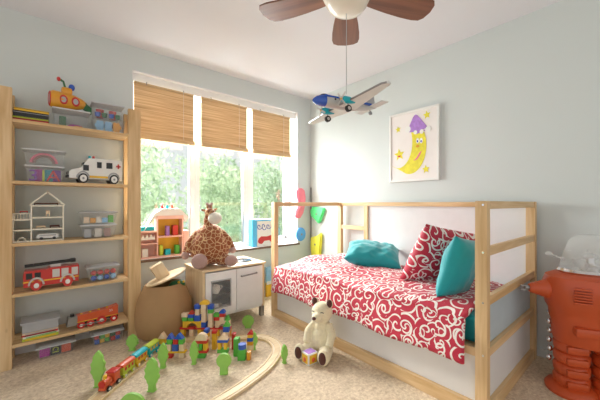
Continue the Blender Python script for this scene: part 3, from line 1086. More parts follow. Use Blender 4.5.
MB().sph((0.205, -0.045, 0.145), (0.035, 0.035, 0.035)).done('hand', 'mauve', gi)
for s in (-1, 1):
    h = MB().cyl((s * 0.016 - 0.005, -0.01, 0.545), (s * 0.02 - 0.005, -0.005, 0.585), 0.008, n=10).done('horn', 'giraffe', gi)
    MB().sph((s * 0.02 - 0.005, -0.005, 0.592), 0.014, n=12).done('horn_tip', 'mauve', h)
    MB().sph((0.012 + s * 0.018, -0.067, 0.525), 0.006, n=10).done('eye', 'black', gi)
MB().sph((-0.005, 0.015, 0.57), (0.022, 0.02, 0.022), n=12).done('mane_tuft', 'mauve', gi)

# ------------------------------------------------------------------ basket
bk = thing('wicker_basket', 'large round tan basket bulging in front of the window wall', 'basket', (0.745, 2.985, 0))
MB().lathe([(0, 0), (0.18, 0.0), (0.205, 0.02), (0.222, 0.10), (0.225, 0.20), (0.21, 0.30), (0.18, 0.38), (0.155, 0.43), (0.148, 0.44), (0.143, 0.435), (0.17, 0.37), (0.19, 0.30), (0.2, 0.2), (0.19, 0.05), (0, 0.03)], n=44).done('basket_body', 'basket', bk)
ldd = solo('basket_lid', MB().lathe([(0, 0), (0.155, 0), (0.163, 0.006), (0.163, 0.014), (0.155, 0.02), (0, 0.02)], n=44), 'birch',
           'round wooden lid with block handle tilted on the basket', 'lid', (0.755, 2.955, 0.487))
ldd.rotation_euler = Euler((R(8), R(-20), R(-40)))
kb = MB().box((-0.03, 0, 0.083), (0.10, 0.10, 0.125), rot=(0, R(-8), 0.6), bev=0.006).done('handle', 'birch', ldd)
t = thing('plush_frog', 'green plush toy poking out between the basket and its lid', 'stuffed animal', (0.83, 2.925, 0.36))
MB().sph((0, 0, 0.05), (0.07, 0.055, 0.05)).sph((0.02, -0.02, 0.075), (0.04, 0.035, 0.03)).done('body', 'dgreen', t, fuse=0.006)
for s in (-1, 1):
    MB().sph((0.02 + s * 0.02, -0.05, 0.09), 0.011, n=12).done('eye', 'yellow', t)

# ------------------------------------------------------------------ things on the sill
dh = thing('toy_dollhouse', 'pink and orange open toy dollhouse on the window sill', 'dollhouse', (0.60, YW + 0.03, WZ0))
dh.scale = (1, 1, 1.15)
# local footprint x 0..0.48, y 0..0.13
m = MB()
m.bb(0.0, 0.17, 0.0, 0.12, 0.0, 0.012).bb(0.0, 0.012, 0, 0.12, 0, 0.23).bb(0.0, 0.17, 0, 0.12, 0.22, 0.235).bb(0, 0.17, 0.112, 0.12, 0, 0.22)
m.bb(0.0, 0.17, 0, 0.12, 0.12, 0.13)
m.done('side_wing', 'ppink', dh, smooth=False)
m = MB()
m.bb(0.17, 0.18, 0, 0.12, 0, 0.36).bb(0.40, 0.412, 0, 0.12, 0, 0.36).bb(0.18, 0.40, 0, 0.12, 0, 0.012).bb(0.18, 0.40, 0, 0.12, 0.17, 0.182).bb(0.18, 0.40, 0, 0.12, 0.33, 0.36)
m.done('main_walls', 'ppink', dh, smooth=False)
MB().bb(0.18, 0.40, 0.112, 0.12, 0.012, 0.17).bb(0.18, 0.40, 0.112, 0.12, 0.182, 0.33).done('back_wall', 'yellow', dh, smooth=False)
MB().prism([(0.06, 0.235), (0.17, 0.36), (0.40, 0.36), (0.44, 0.30), (0.47, 0.34), (0.38, 0.42), (0.22, 0.42), (0.15, 0.38)], 0.10, c=(0, 0.06, 0)).done('roof', 'frame', dh, smooth=False)
MB().bb(0.42, 0.47, 0.01, 0.11, 0, 0.22).done('porch', 'ppink', dh, smooth=False)
MB().bb(0.02, 0.15, 0.02, 0.1, 0.235, 0.27).done('balcony', 'turq', dh, smooth=False)
MB().prism([(0.02, 0.16), (0.15, 0.16), (0.15, 0.20), (0.135, 0.175), (0.12, 0.205), (0.10, 0.175), (0.085, 0.205), (0.065, 0.175), (0.05, 0.205), (0.035, 0.175), (0.02, 0.20)], 0.003, c=(0, -0.002, 0)).done('white_trim', 'frame', dh, smooth=False)
for (x, z, w_, h_, mm, nm) in ((0.32, 0.182, 0.05, 0.09, 'red', 'door'), (0.26, 0.182, 0.03, 0.085, 'lilac', 'bunk'), (0.345, 0.012, 0.04, 0.08, 'green', 'cupboard'), (0.20, 0.012, 0.03, 0.09, 'lime', 'lamp'), (0.25, 0.012, 0.05, 0.05, 'turq', 'table'), (0.05, 0.012, 0.05, 0.07, 'frame', 'window_front')):
    MB().bb(x, x + w_, 0.03, 0.09, z, z + h_, 0.003).done(nm, mm, dh, smooth=False)
for i, (x, mm, lb) in enumerate([(0.23, 'red', 'red toy figure standing on the dollhouse roof'), (0.275, 'turq', 'turquoise toy figure on the dollhouse roof beside the red one'), (0.32, 'orange', 'orange toy figure on the right of the dollhouse roof')]):
    t = thing('toy_figure', lb, 'toy figure', (0.60 + x, YW + 0.09, WZ0 + 0.484), 0, 'toy figures on the dollhouse roof')
    MB().lathe([(0, 0), (0.016, 0), (0.012, 0.03), (0.007, 0.036), (0, 0.036)], n=14).done('body', mm, t)
    MB().sph((0, 0, 0.046), 0.012, n=12).done('head', 'ppink', t)

bx = thing('picture_book_box', 'bright blue box with red animal picture on the sill', 'box', (1.80, YW + 0.04, WZ0), R(-3))
MB().bb(0, 0.055, 0, 0.10, 0, 0.335, 0.003).done('spine', 'sky', bx, smooth=False)
MB().bb(0.055, 0.355, 0.0, 0.10, 0, 0.335, 0.003).done('front', 'frame', bx, smooth=False)
MB().bb(0.055, 0.355, -0.002, 0.0, 0.315, 0.335).bb(0.055, 0.065, -0.002, 0, 0, 0.315).done('border', 'sky', bx, smooth=False)
m = MB()
for k in range(4):
    m.tube([(0.08 + k * 0.062 + 0.022 * math.cos(a) + 0.004 * a, -0.003, 0.24 + 0.026 * math.sin(a) * (1 + 0.4 * (k % 2))) for a in [i * 0.5 for i in range(13)]], 0.004, 6)
m.done('lettering', 'blue', bx)
MB().prism([(0.075, 0.06), (0.085, 0.10), (0.12, 0.125), (0.20, 0.12), (0.26, 0.135), (0.285, 0.165), (0.325, 0.155), (0.335, 0.125), (0.30, 0.105), (0.285, 0.07), (0.30, 0.035), (0.26, 0.04), (0.23, 0.07), (0.16, 0.065), (0.13, 0.03), (0.095, 0.035)], 0.004, c=(0, -0.002, 0)).done('animal_picture', 'red', bx, smooth=False)
MB().prism([(0.32, 0.20), (0.335, 0.25), (0.35, 0.2)], 0.004, c=(0, -0.002, 0)).done('leaf_print', 'green', bx, smooth=False)

# beach-coloured board behind the bed foot
bd = thing('picture_board', 'turquoise and yellow picture board standing on the floor beyond the bed', 'board', (1.93, 3.24, 0))
MB().bb(0, 0.22, 0, 0.03, 0.17, 0.36).done('sky_part', 'lblue', bd, smooth=False)
MB().bb(0, 0.22, 0, 0.03, 0.0, 0.17).done('sand_part', 'yellow', bd, smooth=False)
MB().bb(0, 0.22, -0.003, 0, 0.15, 0.19).done('wave_stripe', 'frame', bd, smooth=False)
MB().prism([(0.05, 0.06), (0.07, 0.12), (0.12, 0.13), (0.16, 0.08), (0.11, 0.04)], 0.004, c=(0, -0.002, 0)).done('shell_print', 'lime', bd, smooth=False)

# ------------------------------------------------------------------ bear plush and music cube
be = thing('plush_bear', 'cream plush bear with brown ears sitting against the bed', 'stuffed animal', (1.515, 1.735, 0), R(-70))
# local -y faces the direction the bear looks
b = MB()
b.sph((0, 0.0, 0.11), (0.095, 0.085, 0.115), n=24)
b.sph((0, 0.005, 0.19), (0.07, 0.062, 0.085), n=20)
b.sph((0, 0.0, 0.315), (0.082, 0.078, 0.082), n=24)
b.sph((0.0, -0.075, 0.300), (0.040, 0.05, 0.036), n=16)
b.tube([(-0.055, 0.0, 0.23), (-0.095, -0.04, 0.17), (-0.085, -0.085, 0.105)], [0.032, 0.034, 0.03], 12)
b.tube([(0.055, 0.0, 0.23), (0.10, -0.03, 0.17), (0.095, -0.07, 0.10)], [0.032, 0.034, 0.03], 12)
b.tube([(-0.05, -0.03, 0.05), (-0.10, -0.14, 0.05)], [0.055, 0.046], 14)
b.tube([(0.05, -0.03, 0.05), (0.095, -0.145, 0.05)], [0.055, 0.046], 14)
b.sph((-0.103, -0.155, 0.06), (0.045, 0.03, 0.058), n=16)
b.sph((0.098, -0.16, 0.06), (0.045, 0.03, 0.058), n=16)
b.sph((-0.062, 0.01, 0.385), (0.026, 0.016, 0.034), n=14)
b.sph((0.062, 0.01, 0.385), (0.026, 0.016, 0.034), n=14)
b.done('body', 'bear', be, fuse=0.005)
for s in (-1, 1):
    MB().sph((s * 0.064, -0.004, 0.390), (0.024, 0.013, 0.032), n=14).done('ear_lining', 'brown', be)
    MB().sph((s * 0.1, -0.181, 0.062), (0.030, 0.010, 0.045), n=16).done('sole', 'brown', be)
    MB().tube([(s * 0.040 - 0.012, -0.074, 0.338), (s * 0.040, -0.077, 0.343), (s * 0.040 + 0.012, -0.072, 0.338)], 0.003, 6).done('eye', 'black', be)
MB().sph((0, -0.125, 0.308), (0.017, 0.012, 0.013), n=12).done('nose', 'brown', be)
mc = thing('music_cube', 'white and yellow toy cube between the plush bear\'s feet', 'toy', (1.365, 1.70, 0), R(-2))
MB().box((0, 0, 0.04), (0.085, 0.085, 0.08), bev=0.006).done('cube_body', 'frame', mc)
MB().box((0, 0, 0.078), (0.07, 0.07, 0.006), bev=0.002).done('top_plate', 'lilac', mc)
for rz, mm in ((0, 'yellow'), (-90, 'ochre'), (90, 'yellow')):
    p = MB().box((0, -0.043, 0.04), (0.066, 0.003, 0.06), bev=0.001).done('side_plate', 'yellow', mc)
    p.rotation_euler = (0, 0, R(rz))
    q = MB().sph((0, -0.045, 0.035), (0.016, 0.004, 0.016), n=12).done('button', 'orange', p)

# ------------------------------------------------------------------ red robot by the bed
rb = thing('toy_robot', 'big orange-red plastic toy robot with clear dome, right of the bed', 'toy robot', (2.395, 0.255, 0), R(-62))
rb.scale = (1.0, 0.86, 1.0)


def oval(mb, prof, c=(0, 0, 0), sx=1.0, sy=0.8, n=40):
    return mb.lathe(prof, c=c, sx=sx, sy=sy, n=n)


m = MB()
oval(m, [(0, 0.30), (0.19, 0.30), (0.20, 0.33), (0.205, 0.42), (0.215, 0.455), (0.22, 0.50), (0.235, 0.52), (0.25, 0.60), (0.25, 0.66), (0.235, 0.70), (0.19, 0.72), (0.15, 0.725), (0, 0.725)])
m.box((0, -0.13, 0.40), (0.26, 0.10, 0.055), bev=0.018)
m.done('torso', 'robot', rb)
for s in (-1, 1):
    m = MB()
    pr2 = [(0, 0.02)]
    z = 0.03
    for k in range(4):
        pr2 += [(0.075, z), (0.088, z + 0.012), (0.09, z + 0.045), (0.082, z + 0.062), (0.074, z + 0.068)]
        z += 0.07
    pr2 += [(0.09, z + 0.03), (0, z + 0.03)]
    oval(m, pr2, c=(s * 0.098, 0, 0), sx=1.06, sy=1.25)
    for k in range(4):
        m.box((s * 0.098, -0.095, 0.062 + k * 0.07), (0.11, 0.05, 0.044), bev=0.014)
    lg = m.done('leg', 'robot', rb)
    MB().lathe([(0, 0), (0.13, 0), (0.132, 0.015), (0.12, 0.032), (0.09, 0.045), (0, 0.05)], c=(s * 0.11, -0.02, 0), sy=1.2).done('foot', 'robot', lg)
# chest ribs, badge, shoulder arm
m = MB()
for k in range(6):
    m.box((-0.10, -0.192, 0.575 + k * 0.016), (0.085, 0.02, 0.008), rot=(0, 0, R(-10)), bev=0.002)
m.done('chest_grille', 'robot', rb)
MB().cyl((0.05, -0.235, 0.60), (0.05, -0.19, 0.60), 0.045, 0.05, n=28).done('chest_dial', 'red', rb)
for s in (-1, 1):
    ar = MB().lathe([(0, 0), (0.058, 0), (0.06, 0.02), (0.05, 0.035), (0.05, 0.045), (0.042, 0.06), (0.042, 0.07), (0.034, 0.085), (0.034, 0.095), (0.024, 0.112), (0, 0.112)], n=28).done('arm', 'robot', rb)
    ar.location = (s * 0.225, -0.03, 0.615)
    ar.rotation_euler = (R(8), R(90 * s), 0)
    MB().cyl((0, 0, 0.10), (0, 0, 0.135), 0.014).box((0.012, 0, 0.145), (0.008, 0.02, 0.03), bev=0.002).box((-0.012, 0, 0.145), (0.008, 0.02, 0.03), bev=0.002).done('claw', 'steel', ar)
MB().lathe([(0, 0.722), (0.165, 0.722), (0.175, 0.735), (0.165, 0.75), (0.0, 0.75)], sy=0.85, n=40).done('collar', 'chrome', rb)
MB().lathe([(0.05, 0.75), (0.06, 0.77), (0.03, 0.785), (0.02, 0.80), (0.05, 0.82), (0.03, 0.84), (0, 0.845)], n=24).done('head_works', 'chrome', rb)
MB().lathe([(0.155, 0.745), (0.158, 0.77), (0.148, 0.82), (0.125, 0.88), (0.112, 0.915), (0.09, 0.94), (0.05, 0.955), (0, 0.96)], sy=0.9, n=40).done('dome', 'dome', rb)
MB().tube([(-0.14, -0.02, 0.80), (-0.19, -0.04, 0.82), (-0.225, -0.05, 0.835)], [0.006, 0.004, 0.003], 8).sph((-0.23, -0.052, 0.837), (0.022, 0.008, 0.014), n=14).done('antenna', 'dome', rb)
for k in range(9):
    MB().sph((-0.205 + 0.004 * (k % 2), 0.045, 0.16 + k * 0.058), (0.016, 0.02, 0.020), n=12).done('rivet', 'chrome', rb)

# ------------------------------------------------------------------ storage boxes and small toys on shelves
FY = 3.055


def tub(x0, x1, z, h, label, lid='lidw', d=0.19, y=FY + 0.01, taper=0.012, body='clear', rz=0.0):
    """open thin-walled box with its lid as parts"""
    w_ = x1 - x0
    r = thing('storage_box', label, 'storage box', ((x0 + x1) / 2, y, z), rz)
    mb = MB()
    bm = mb.bm
    t_ = 0.003

    def ring(hw, y0, y1, zz):
        return [bm.verts.new(p) for p in ((-hw, y0, zz), (hw, y0, zz), (hw, y1, zz), (-hw, y1, zz))]
    hw = w_ / 2
    rr = [ring(hw - taper - t_, taper + t_, d - taper - t_, 0.004), ring(hw - t_, t_, d - t_, h), ring(hw, 0, d, h), ring(hw - taper, taper, d - taper, 0)]
    for A, B in zip(rr, rr[1:]):
        for j in range(4):
            k = (j + 1) % 4
            bm.faces.new((A[j], A[k], B[k], B[j]))
    bm.faces.new(rr[0])
    bm.faces.new(rr[3][::-1])
    bmesh.ops.recalc_face_normals(bm, faces=bm.faces)
    mb.done('tub', body, r, smooth=False)
    if lid:
        MB().box((0, d / 2, h + 0.005), (w_ + 0.012, d + 0.012, 0.010), bev=0.003).box((0, d / 2, h + 0.011), (w_ - 0.03, d - 0.03, 0.006), bev=0.002).done('lid', lid, r)
    return r


def lump(name, shape, m, label, cat, loc, s, group=None, rz=0.0):
    mb = MB()
    if shape == 'ball':
        mb.sph((0, 0, s[0]), s[0], n=16)
    elif shape == 'box':
        mb.box((0, 0, s[2] / 2), s, bev=min(s) * 0.12)
    elif shape == 'disc':
        mb.cyl((0, 0, 0), (0, 0, s[1]), s[0], n=24)
    elif shape == 'ring':
        mb.torus((0, 0, s[1]), s[0], s[1], n=24)
    elif shape == 'arc':
        mb.torus((0, 0, 0), s[0], s[1], rot=(R(90), 0, 0), a0=0.0, a1=PI, n=18)
    elif shape == 'cup':
        mb.lathe([(0, 0), (s[0] * 0.8, 0), (s[0], s[1]), (s[0] * 0.9, s[1]), (s[0] * 0.7, 0.004), (0, 0.004)], n=20)
    return solo(name, mb, m, label, cat, loc, rz, group)


S1, S2, S3, S4, S5 = SZ[4], SZ[3], SZ[2], SZ[1], SZ[0]
# --- top shelf: black and yellow case, tub with submarine, two stacked tubs
for k, (mm, z, h, lb) in enumerate([('red', 0, 0.018, 'thin red board game box at the bottom of the top shelf pile'), ('lime', 0.018, 0.012, 'thin yellow-green box above the red one on the top shelf'),
                                    ('black', 0.030, 0.04, 'black flat case in the pile on the top shelf'), ('yellow', 0.070, 0.02, 'yellow flat box on top of the black case')]):
    t = thing('game_box', lb, 'box', (-0.095, FY + 0.10, S1 + z), R(2 * k - 3), 'flat boxes on the top shelf')
    MB().box((0, 0, h * 0.5), (0.19 - 0.004 * k, 0.17, h - 0.001), bev=0.002).done('box_body', mm, t)
    MB().box((0, 0, h * 0.72), (0.194 - 0.004 * k, 0.174, h * 0.12), bev=0.0005).done('lid_edge', 'black' if mm != 'black' else 'steel', t)
TD = 0.17
tub(0.020, 0.232, S1, 0.125, 'clear box under the yellow submarine on the top shelf', d=TD)
for i, (mm, x, s, lb, sh_) in enumerate([('dgreen', 0.075, (0.04, 0.05, 0.08), 'green toy block at the left inside the box under the submarine', 'box'),
                                         ('magenta', 0.15, (0.035, 0.012), 'magenta ring in the box under the submarine', 'ring'), ('ochre', 0.165, (0.05, 0.03, 0.012), 'orange bar in front of the magenta ring under the submarine', 'box')]):
    lump('toy_piece', sh_, mm, lb, 'toy', (x, FY + (0.05 if i == 2 else 0.09), S1 + 0.005), s)
sb = thing('toy_submarine', 'yellow toy submarine with periscope on the top shelf', 'toy submarine', (0.112, FY + 0.09, S1 + 0.1405), R(8))
sb.scale = (1.1, 1.15, 1.6)
MB().lathe([(0, -0.10), (0.035, -0.10), (0.042, -0.085), (0.040, -0.03), (0.036, 0.03), (0.024, 0.075), (0.01, 0.10), (0, 0.105)], rot=(0, R(90), 0), c=(0, 0, 0.042), n=28).done('hull', 'ochre', sb)
MB().box((-0.012, 0, 0.092), (0.06, 0.04, 0.035), bev=0.014).done('tower', 'ochre', sb)
MB().torus((-0.100, 0, 0.042), 0.030, 0.006, rot=(0, R(90), 0), n=22).done('nose_ring', 'red', sb)
MB().cyl((-0.103, 0, 0.042), (-0.095, 0, 0.042), 0.024).done('nose_window', 'lid', sb)
for x in (-0.035, 0.03):
    ri = MB().torus((x, -0.039 + abs(x) * 0.05, 0.042), 0.018, 0.005, rot=(R(90), 0, 0), n=18, m=8).done('porthole', 'red', sb)
    MB().cyl((x, -0.040, 0.042), (x, -0.030, 0.042), 0.014).done('porthole_glass', 'lid', ri)
MB().tube([(-0.02, 0, 0.105), (-0.03, 0, 0.135), (-0.048, 0, 0.142)], 0.006, 10).done('periscope', 'dgreen', sb)
MB().sph((-0.055, 0, 0.143), 0.011, n=12).done('periscope_lens', 'red', sb)
MB().sph((0.015, 0, 0.115), (0.018, 0.018, 0.016), n=14).done('hatch', 'blue', sb)
MB().prism([(0.08, 0.02), (0.125, 0.0), (0.125, 0.03), (0.09, 0.05)], 0.03).done('rudder', 'dgreen', sb)
tub(0.252, 0.468, S1, 0.112, 'lower clear box with blue and orange toys at the right of the top shelf', lid=None, d=TD)
tub(0.250, 0.458, S1 + 0.115, 0.105, 'upper clear box of red and blue toys at the right of the top shelf', d=TD)
for i, (x, mm, lb) in enumerate([(0.30, 'lblue', 'left light blue toy flower in the top shelf box'), (0.355, 'lblue', 'second light blue toy flower in the top shelf box'), (0.41, 'ochre', 'orange toy flower in the top shelf box')]):
    mb = MB()
    for k in range(6):
        mb.cyl((0.017 * math.cos(k * PI / 3), -0.005, 0.027 + 0.017 * math.sin(k * PI / 3)), (0.017 * math.cos(k * PI / 3), 0.005, 0.027 + 0.017 * math.sin(k * PI / 3)), 0.0105, n=14)
    mb.cyl((0, -0.006, 0.027), (0, 0.006, 0.027), 0.014, n=14)
    solo('toy_flower', mb, mm, lb, 'toy', (x, FY + 0.045, S1 + 0.006)).scale = (1.25, 1, 1.6)
for i, (x, dy, z, mm, s, lb) in enumerate([(0.285, 0.045, 0.121, 'blue', 0.018, 'left blue pot lid down in the upper top shelf box'), (0.33, 0.045, 0.121, 'dgreen', 0.018, 'dark green pot left of centre in the upper top shelf box'),
                                           (0.375, 0.045, 0.121, 'blue', 0.018, 'blue pot right of centre in the upper top shelf box'), (0.418, 0.045, 0.121, 'dgreen', 0.017, 'rightmost dark green pot in the upper top shelf box')]):
    lump('paint_pot', 'cup', mm, lb, 'pot', (x, FY + dy, S1 + z), (s + 0.002, 0.032), 'paint pots in the upper box')
for x, lb in ((0.305, 'left red pot behind the paint pots in the upper box'), (0.39, 'right red pot behind the paint pots in the upper box')):
    lump('paint_pot', 'cup', 'red', lb, 'pot', (x, FY + 0.10, S1 + 0.121), (0.028, 0.068), 'paint pots in the upper box')

# --- second shelf: stacked boxes with numerals, ambulance
tub(-0.125, 0.082, S2, 0.108, 'lower clear box of colourful letters on the second shelf', d=TD)
tub(-0.135, 0.088, S2 + 0.127, 0.100, 'upper clear box with pink arch on the second shelf', d=TD)
lump('toy_arch', 'arc', 'pink', 'pink toy arch inside the upper box on the second shelf', 'toy', (-0.028, FY + 0.05, S2 + 0.140), (0.068, 0.008))
lump('toy_arch', 'arc', 'mauve', 'mauve toy arch behind the pink arch on the second shelf', 'toy', (-0.028, FY + 0.10, S2 + 0.142), (0.055, 0.010))
for ch, mm, x, lb in (('3', 'purple', -0.085, 'purple toy numeral in the letter box on the second shelf'), ('1', 'lime', -0.032, 'yellow-green toy numeral one in the letter box'), ('A', 'red', 0.022, 'red toy letter A in the letter box')):
    t = thing('toy_letter', lb, 'toy letter', (x, FY + 0.035, S2 + 0.006))
    words(ch, 0.118, mm, 'glyph', t, (0, 0, 0), (R(86), 0, 0), 0.004)
for mm, x, lb in (('magenta', -0.055, 'magenta block behind the toy letters'), ('turq', 0.0, 'turquoise block behind the toy letters'), ('purple', 0.04, 'purple block behind the red toy letter')):
    lump('toy_block', 'box', mm, lb, 'toy', (x, FY + 0.10, S2 + 0.005), (0.05, 0.04, 0.09))

am = thing('toy_ambulance', 'white wooden toy ambulance with red cross on the second shelf', 'toy ambulance', (0.275, FY + 0.085, S2), R(4))
am.scale = (1.02, 1, 1.30)
MB().prism([(-0.165, 0.028), (0.165, 0.028), (0.168, 0.150), (0.158, 0.155), (-0.045, 0.155), (-0.055, 0.150), (-0.095, 0.095), (-0.155, 0.078), (-0.168, 0.065)], 0.12, bev=0.005).done('body', 'frame', am)
for x in (-0.085, 0.11):
    MB().torus((x, -0.061, 0.034), 0.037, 0.004, rot=(R(90), 0, 0), n=20, m=6, a0=0, a1=PI).done('wheel_arch', 'lid', am)
    for s in (-1, 1):
        wh = MB().cyl((x, s * 0.052, 0.030), (x, s * 0.072, 0.030), 0.030, n=26).done('wheel', 'black', am)
        MB().cyl((x, s * 0.070, 0.030), (x, s * 0.075, 0.030), 0.021, n=22).done('hub', 'frame', wh)
        MB().cyl((x, s * 0.073, 0.030), (x, s * 0.077, 0.030), 0.007, n=12).done('axle_cap', 'steel', wh)
for x0, x1, z0, z1 in ((-0.085, -0.050, 0.078, 0.112), (0.0, 0.030, 0.098, 0.135), (0.060, 0.10, 0.098, 0.135)):
    MB().bb(x0, x1, -0.0625, -0.0585, z0, z1, 0.001).done('side_window', 'dark', am, smooth=False)
MB().bb(-0.082, -0.075, -0.045, 0.045, 0.112, 0.128).done('windscreen', 'dark', am, smooth=False)
MB().box((0.140, -0.062, 0.115), (0.030, 0.003, 0.010)).box((0.140, -0.062, 0.115), (0.010, 0.003, 0.030)).done('cross', 'red', am, smooth=False)
MB().cyl((-0.040, -0.02, 0.155), (-0.040, -0.02, 0.172), 0.008).done('blue_beacon', 'turq', am)
MB().cyl((-0.015, -0.02, 0.155), (-0.015, -0.02, 0.172), 0.008).done('red_beacon', 'red', am)
MB().bb(-0.05, 0.07, -0.0625, -0.060, 0.035, 0.048).done('side_stripe', 'yellow', am, smooth=False)
MB().bb(-0.176, -0.166, -0.055, 0.055, 0.035, 0.048).done('bumper', 'black', am, smooth=False)
for y in (-0.04, 0.04):
    MB().cyl((-0.171, y, 0.062), (-0.162, y, 0.062), 0.008, n=12).done('headlamp', 'black', am)

# --- third shelf: small dollhouse frame, stacked boxes
d2 = thing('wooden_dollhouse', 'small whitewashed open-frame wooden dollhouse on the third shelf', 'dollhouse', (-0.19, FY + 0.03, S3))
d2.scale = (1.04, 1, 1.3)
m = MB()
T = 0.008
for x in (0.088, 0.088 + 0.165):
    m.bb(x, x + T, 0, 0.14, 0, 0.205)
m.bb(0, T, 0, 0.14, 0, 0.16)
for z in (0, 0.065, 0.13, 0.197):
    m.bb(0.096, 0.253, 0, 0.14, z, z + T)
for z in (0, 0.062, 0.120):
    m.bb(T, 0.088, 0, 0.14, z, z + T)
m.done('frame', 'doll', d2, smooth=False)
ap = 0.1745
m = MB()
L = math.hypot(0.09, 0.075)
for s in (-1, 1):
    m.box((ap + s * 0.044, 0.07, 0.245), (L + 0.008, 0.14, T), rot=(0, s * math.atan2(0.075, 0.09), 0))
m.done('roof', 'doll', d2, smooth=False)
m = MB()
for k in range(6):
    m.bb(0.010 + k * 0.0145, 0.014 + k * 0.0145, 0.0, 0.006, 0.128, 0.158)
m.bb(T, 0.088, 0, 0.006, 0.156, 0.162)
m.done('railing', 'doll', d2, smooth=False)
MB().torus((0.045, 0.01, 0.008), 0.018, 0.003, rot=(R(90), 0, 0), a0=0, a1=PI, n=14, m=6).done('arch', 'doll', d2)
for (x, z, w_, h_, mm, lb, nm) in ((0.105, 0.205, 0.13, 0.016, 'brown', 'dark brown bed in the attic of the wooden dollhouse', 'toy_bed'), (0.165, 0.138, 0.022, 0.045, 'nat', 'tall wooden doll cupboard on the upper floor of the dollhouse', 'toy_cupboard'),
                                   (0.115, 0.073, 0.05, 0.018, 'nat', 'low wooden doll table on the middle floor', 'toy_table'), (0.185, 0.073, 0.055, 0.020, 'brown', 'dark wooden doll sofa on the middle floor', 'toy_sofa'), (0.035, 0.163, 0.040, 0.012, 'red', 'dark red doll bench on the roof terrace', 'toy_bench')):
    t = thing(nm, lb, 'doll furniture', (-0.19 + x * 1.04, FY + 0.05, S3 + z * 1.3))
    MB().bb(0, w_, 0, 0.05, h_ * 0.45, h_, 0.001).done('top', mm, t, smooth=False)
    for lx in (0.0, w_ - 0.005):
        MB().bb(lx, lx + 0.005, 0.002, 0.048, 0, h_ * 0.45).done('leg', mm, t, smooth=False)
vn = thing('toy_van', 'tiny white toy van parked on the dollhouse ground floor', 'toy van', (-0.19 + 0.182, FY + 0.07, S3 + 0.0106))
MB().prism([(-0.06, 0.010), (0.06, 0.010), (0.06, 0.035), (0.045, 0.043), (-0.045, 0.043), (-0.06, 0.030)], 0.04, bev=0.003).done('body', 'frame', vn)
MB().bb(-0.045, 0.045, -0.0215, -0.019, 0.026, 0.037).done('side_windows', 'lid', vn, smooth=False)
for x in (-0.035, 0.035):
    MB().cyl((x, -0.022, 0.010), (x, 0.022, 0.010), 0.010, n=16).done('wheel', 'black', vn)
tub(0.180, 0.405, S3, 0.098, 'lower clear box on the third shelf beside the wooden dollhouse', d=TD)
tub(0.175, 0.410, S3 + 0.116, 0.085, 'upper clear box of wooden blocks on the third shelf', d=TD, lid='lid')
ci = 0
for x, mm, z, h in ((0.215, 'nat', 0.122, 0.05), (0.255, 'ochre', 0.122, 0.04), (0.293, 'offwhite', 0.122, 0.05), (0.332, 'lblue', 0.122, 0.04), (0.371, 'green', 0.122, 0.06)):
    lump('toy_block', 'box', mm, ['natural wood', 'orange', 'white', 'light blue', 'green'][ci] + ' toy block in the upper box on the third shelf', 'toy block', (x, FY + 0.05, S3 + z), (0.035, 0.03, h))
    ci += 1
for x, mm, lb in ((0.225, 'lid', 'grey toy block in the lower box on the third shelf'), (0.29, 'offwhite', 'white toy block in the lower box on the third shelf'), (0.35, 'mauve', 'mauve toy block in the lower box on the third shelf')):
    lump('toy_block', 'box', mm, lb, 'toy block', (x, FY + 0.07, S3 + 0.005), (0.045, 0.035, 0.07))

# --- fourth shelf: fire engine, box of balls
fe = thing('toy_fire_engine', 'red toy fire engine with black ladder on the fourth shelf', 'toy fire engine', (0.015, FY + 0.075, S4), R(2))
fe.scale = (1, 1, 1.3)
MB().prism([(-0.15, 0.022), (0.15, 0.022), (0.152, 0.118), (-0.02, 0.118), (-0.03, 0.113), (-0.03, 0.112), (-0.145, 0.112), (-0.153, 0.085)], 0.11, bev=0.004).done('body', 'red', fe)
for x in (-0.085, 0.085):
    MB().torus((x, -0.056, 0.030), 0.038, 0.006, rot=(R(90), 0, 0), n=20, m=6, a0=0, a1=PI).done('mudguard', 'silver', fe)
    for s in (-1, 1):
        wh = MB().cyl((x, s * 0.045, 0.028), (x, s * 0.063, 0.028), 0.028, n=24).done('wheel', 'red', fe)
        MB().cyl((x, s * 0.061, 0.028), (x, s * 0.066, 0.028), 0.014, n=18).done('hub', 'frame', wh)
for x in (-0.122, -0.078):
    MB().bb(x - 0.016, x + 0.016, -0.0565, -0.0535, 0.066, 0.100, 0.001).done('cab_window', 'dark', fe, smooth=False)
m = MB()
for k in range(2):
    m.bb(0.0 + k * 0.05, 0.04 + k * 0.05, -0.0565, -0.0535, 0.062, 0.108, 0.001)
m.done('shutter', 'silver', fe, smooth=False)
MB().bb(0.108, 0.145, -0.0565, -0.0535, 0.062, 0.108, 0.001).done('rear_shutter', 'silver', fe, smooth=False)
MB().bb(-0.155, 0.152, -0.0565, -0.0545, 0.048, 0.055).done('stripe', 'yellow', fe, smooth=False)
m = MB()
for y in (-0.025, 0.025):
    m.box((-0.01, y, 0.140), (0.27, 0.008, 0.012), rot=(0, R(-2), 0))
for k in range(9):
    m.box((-0.13 + k * 0.03, 0, 0.140), (0.006, 0.05, 0.006))
m.done('ladder', 'black', fe, smooth=False)
MB().box((0.02, 0, 0.128), (0.06, 0.05, 0.022), bev=0.003).done('ladder_mount', 'silver', fe)
MB().box((0.12, 0, 0.145), (0.03, 0.06, 0.02), bev=0.003).done('ladder_bucket', 'black', fe)
tub(0.218, 0.425, S4, 0.112, 'clear box of coloured balls at the right of the fourth shelf', d=TD, lid='lid')
rnd = random.Random(4)
bc = ['blue', 'lime', 'red', 'green', 'lblue', 'yellow', 'red', 'blue']
cn = dict(blue='blue', lime='yellow-green', red='red', green='green', lblue='light blue', yellow='yellow')
k = 0
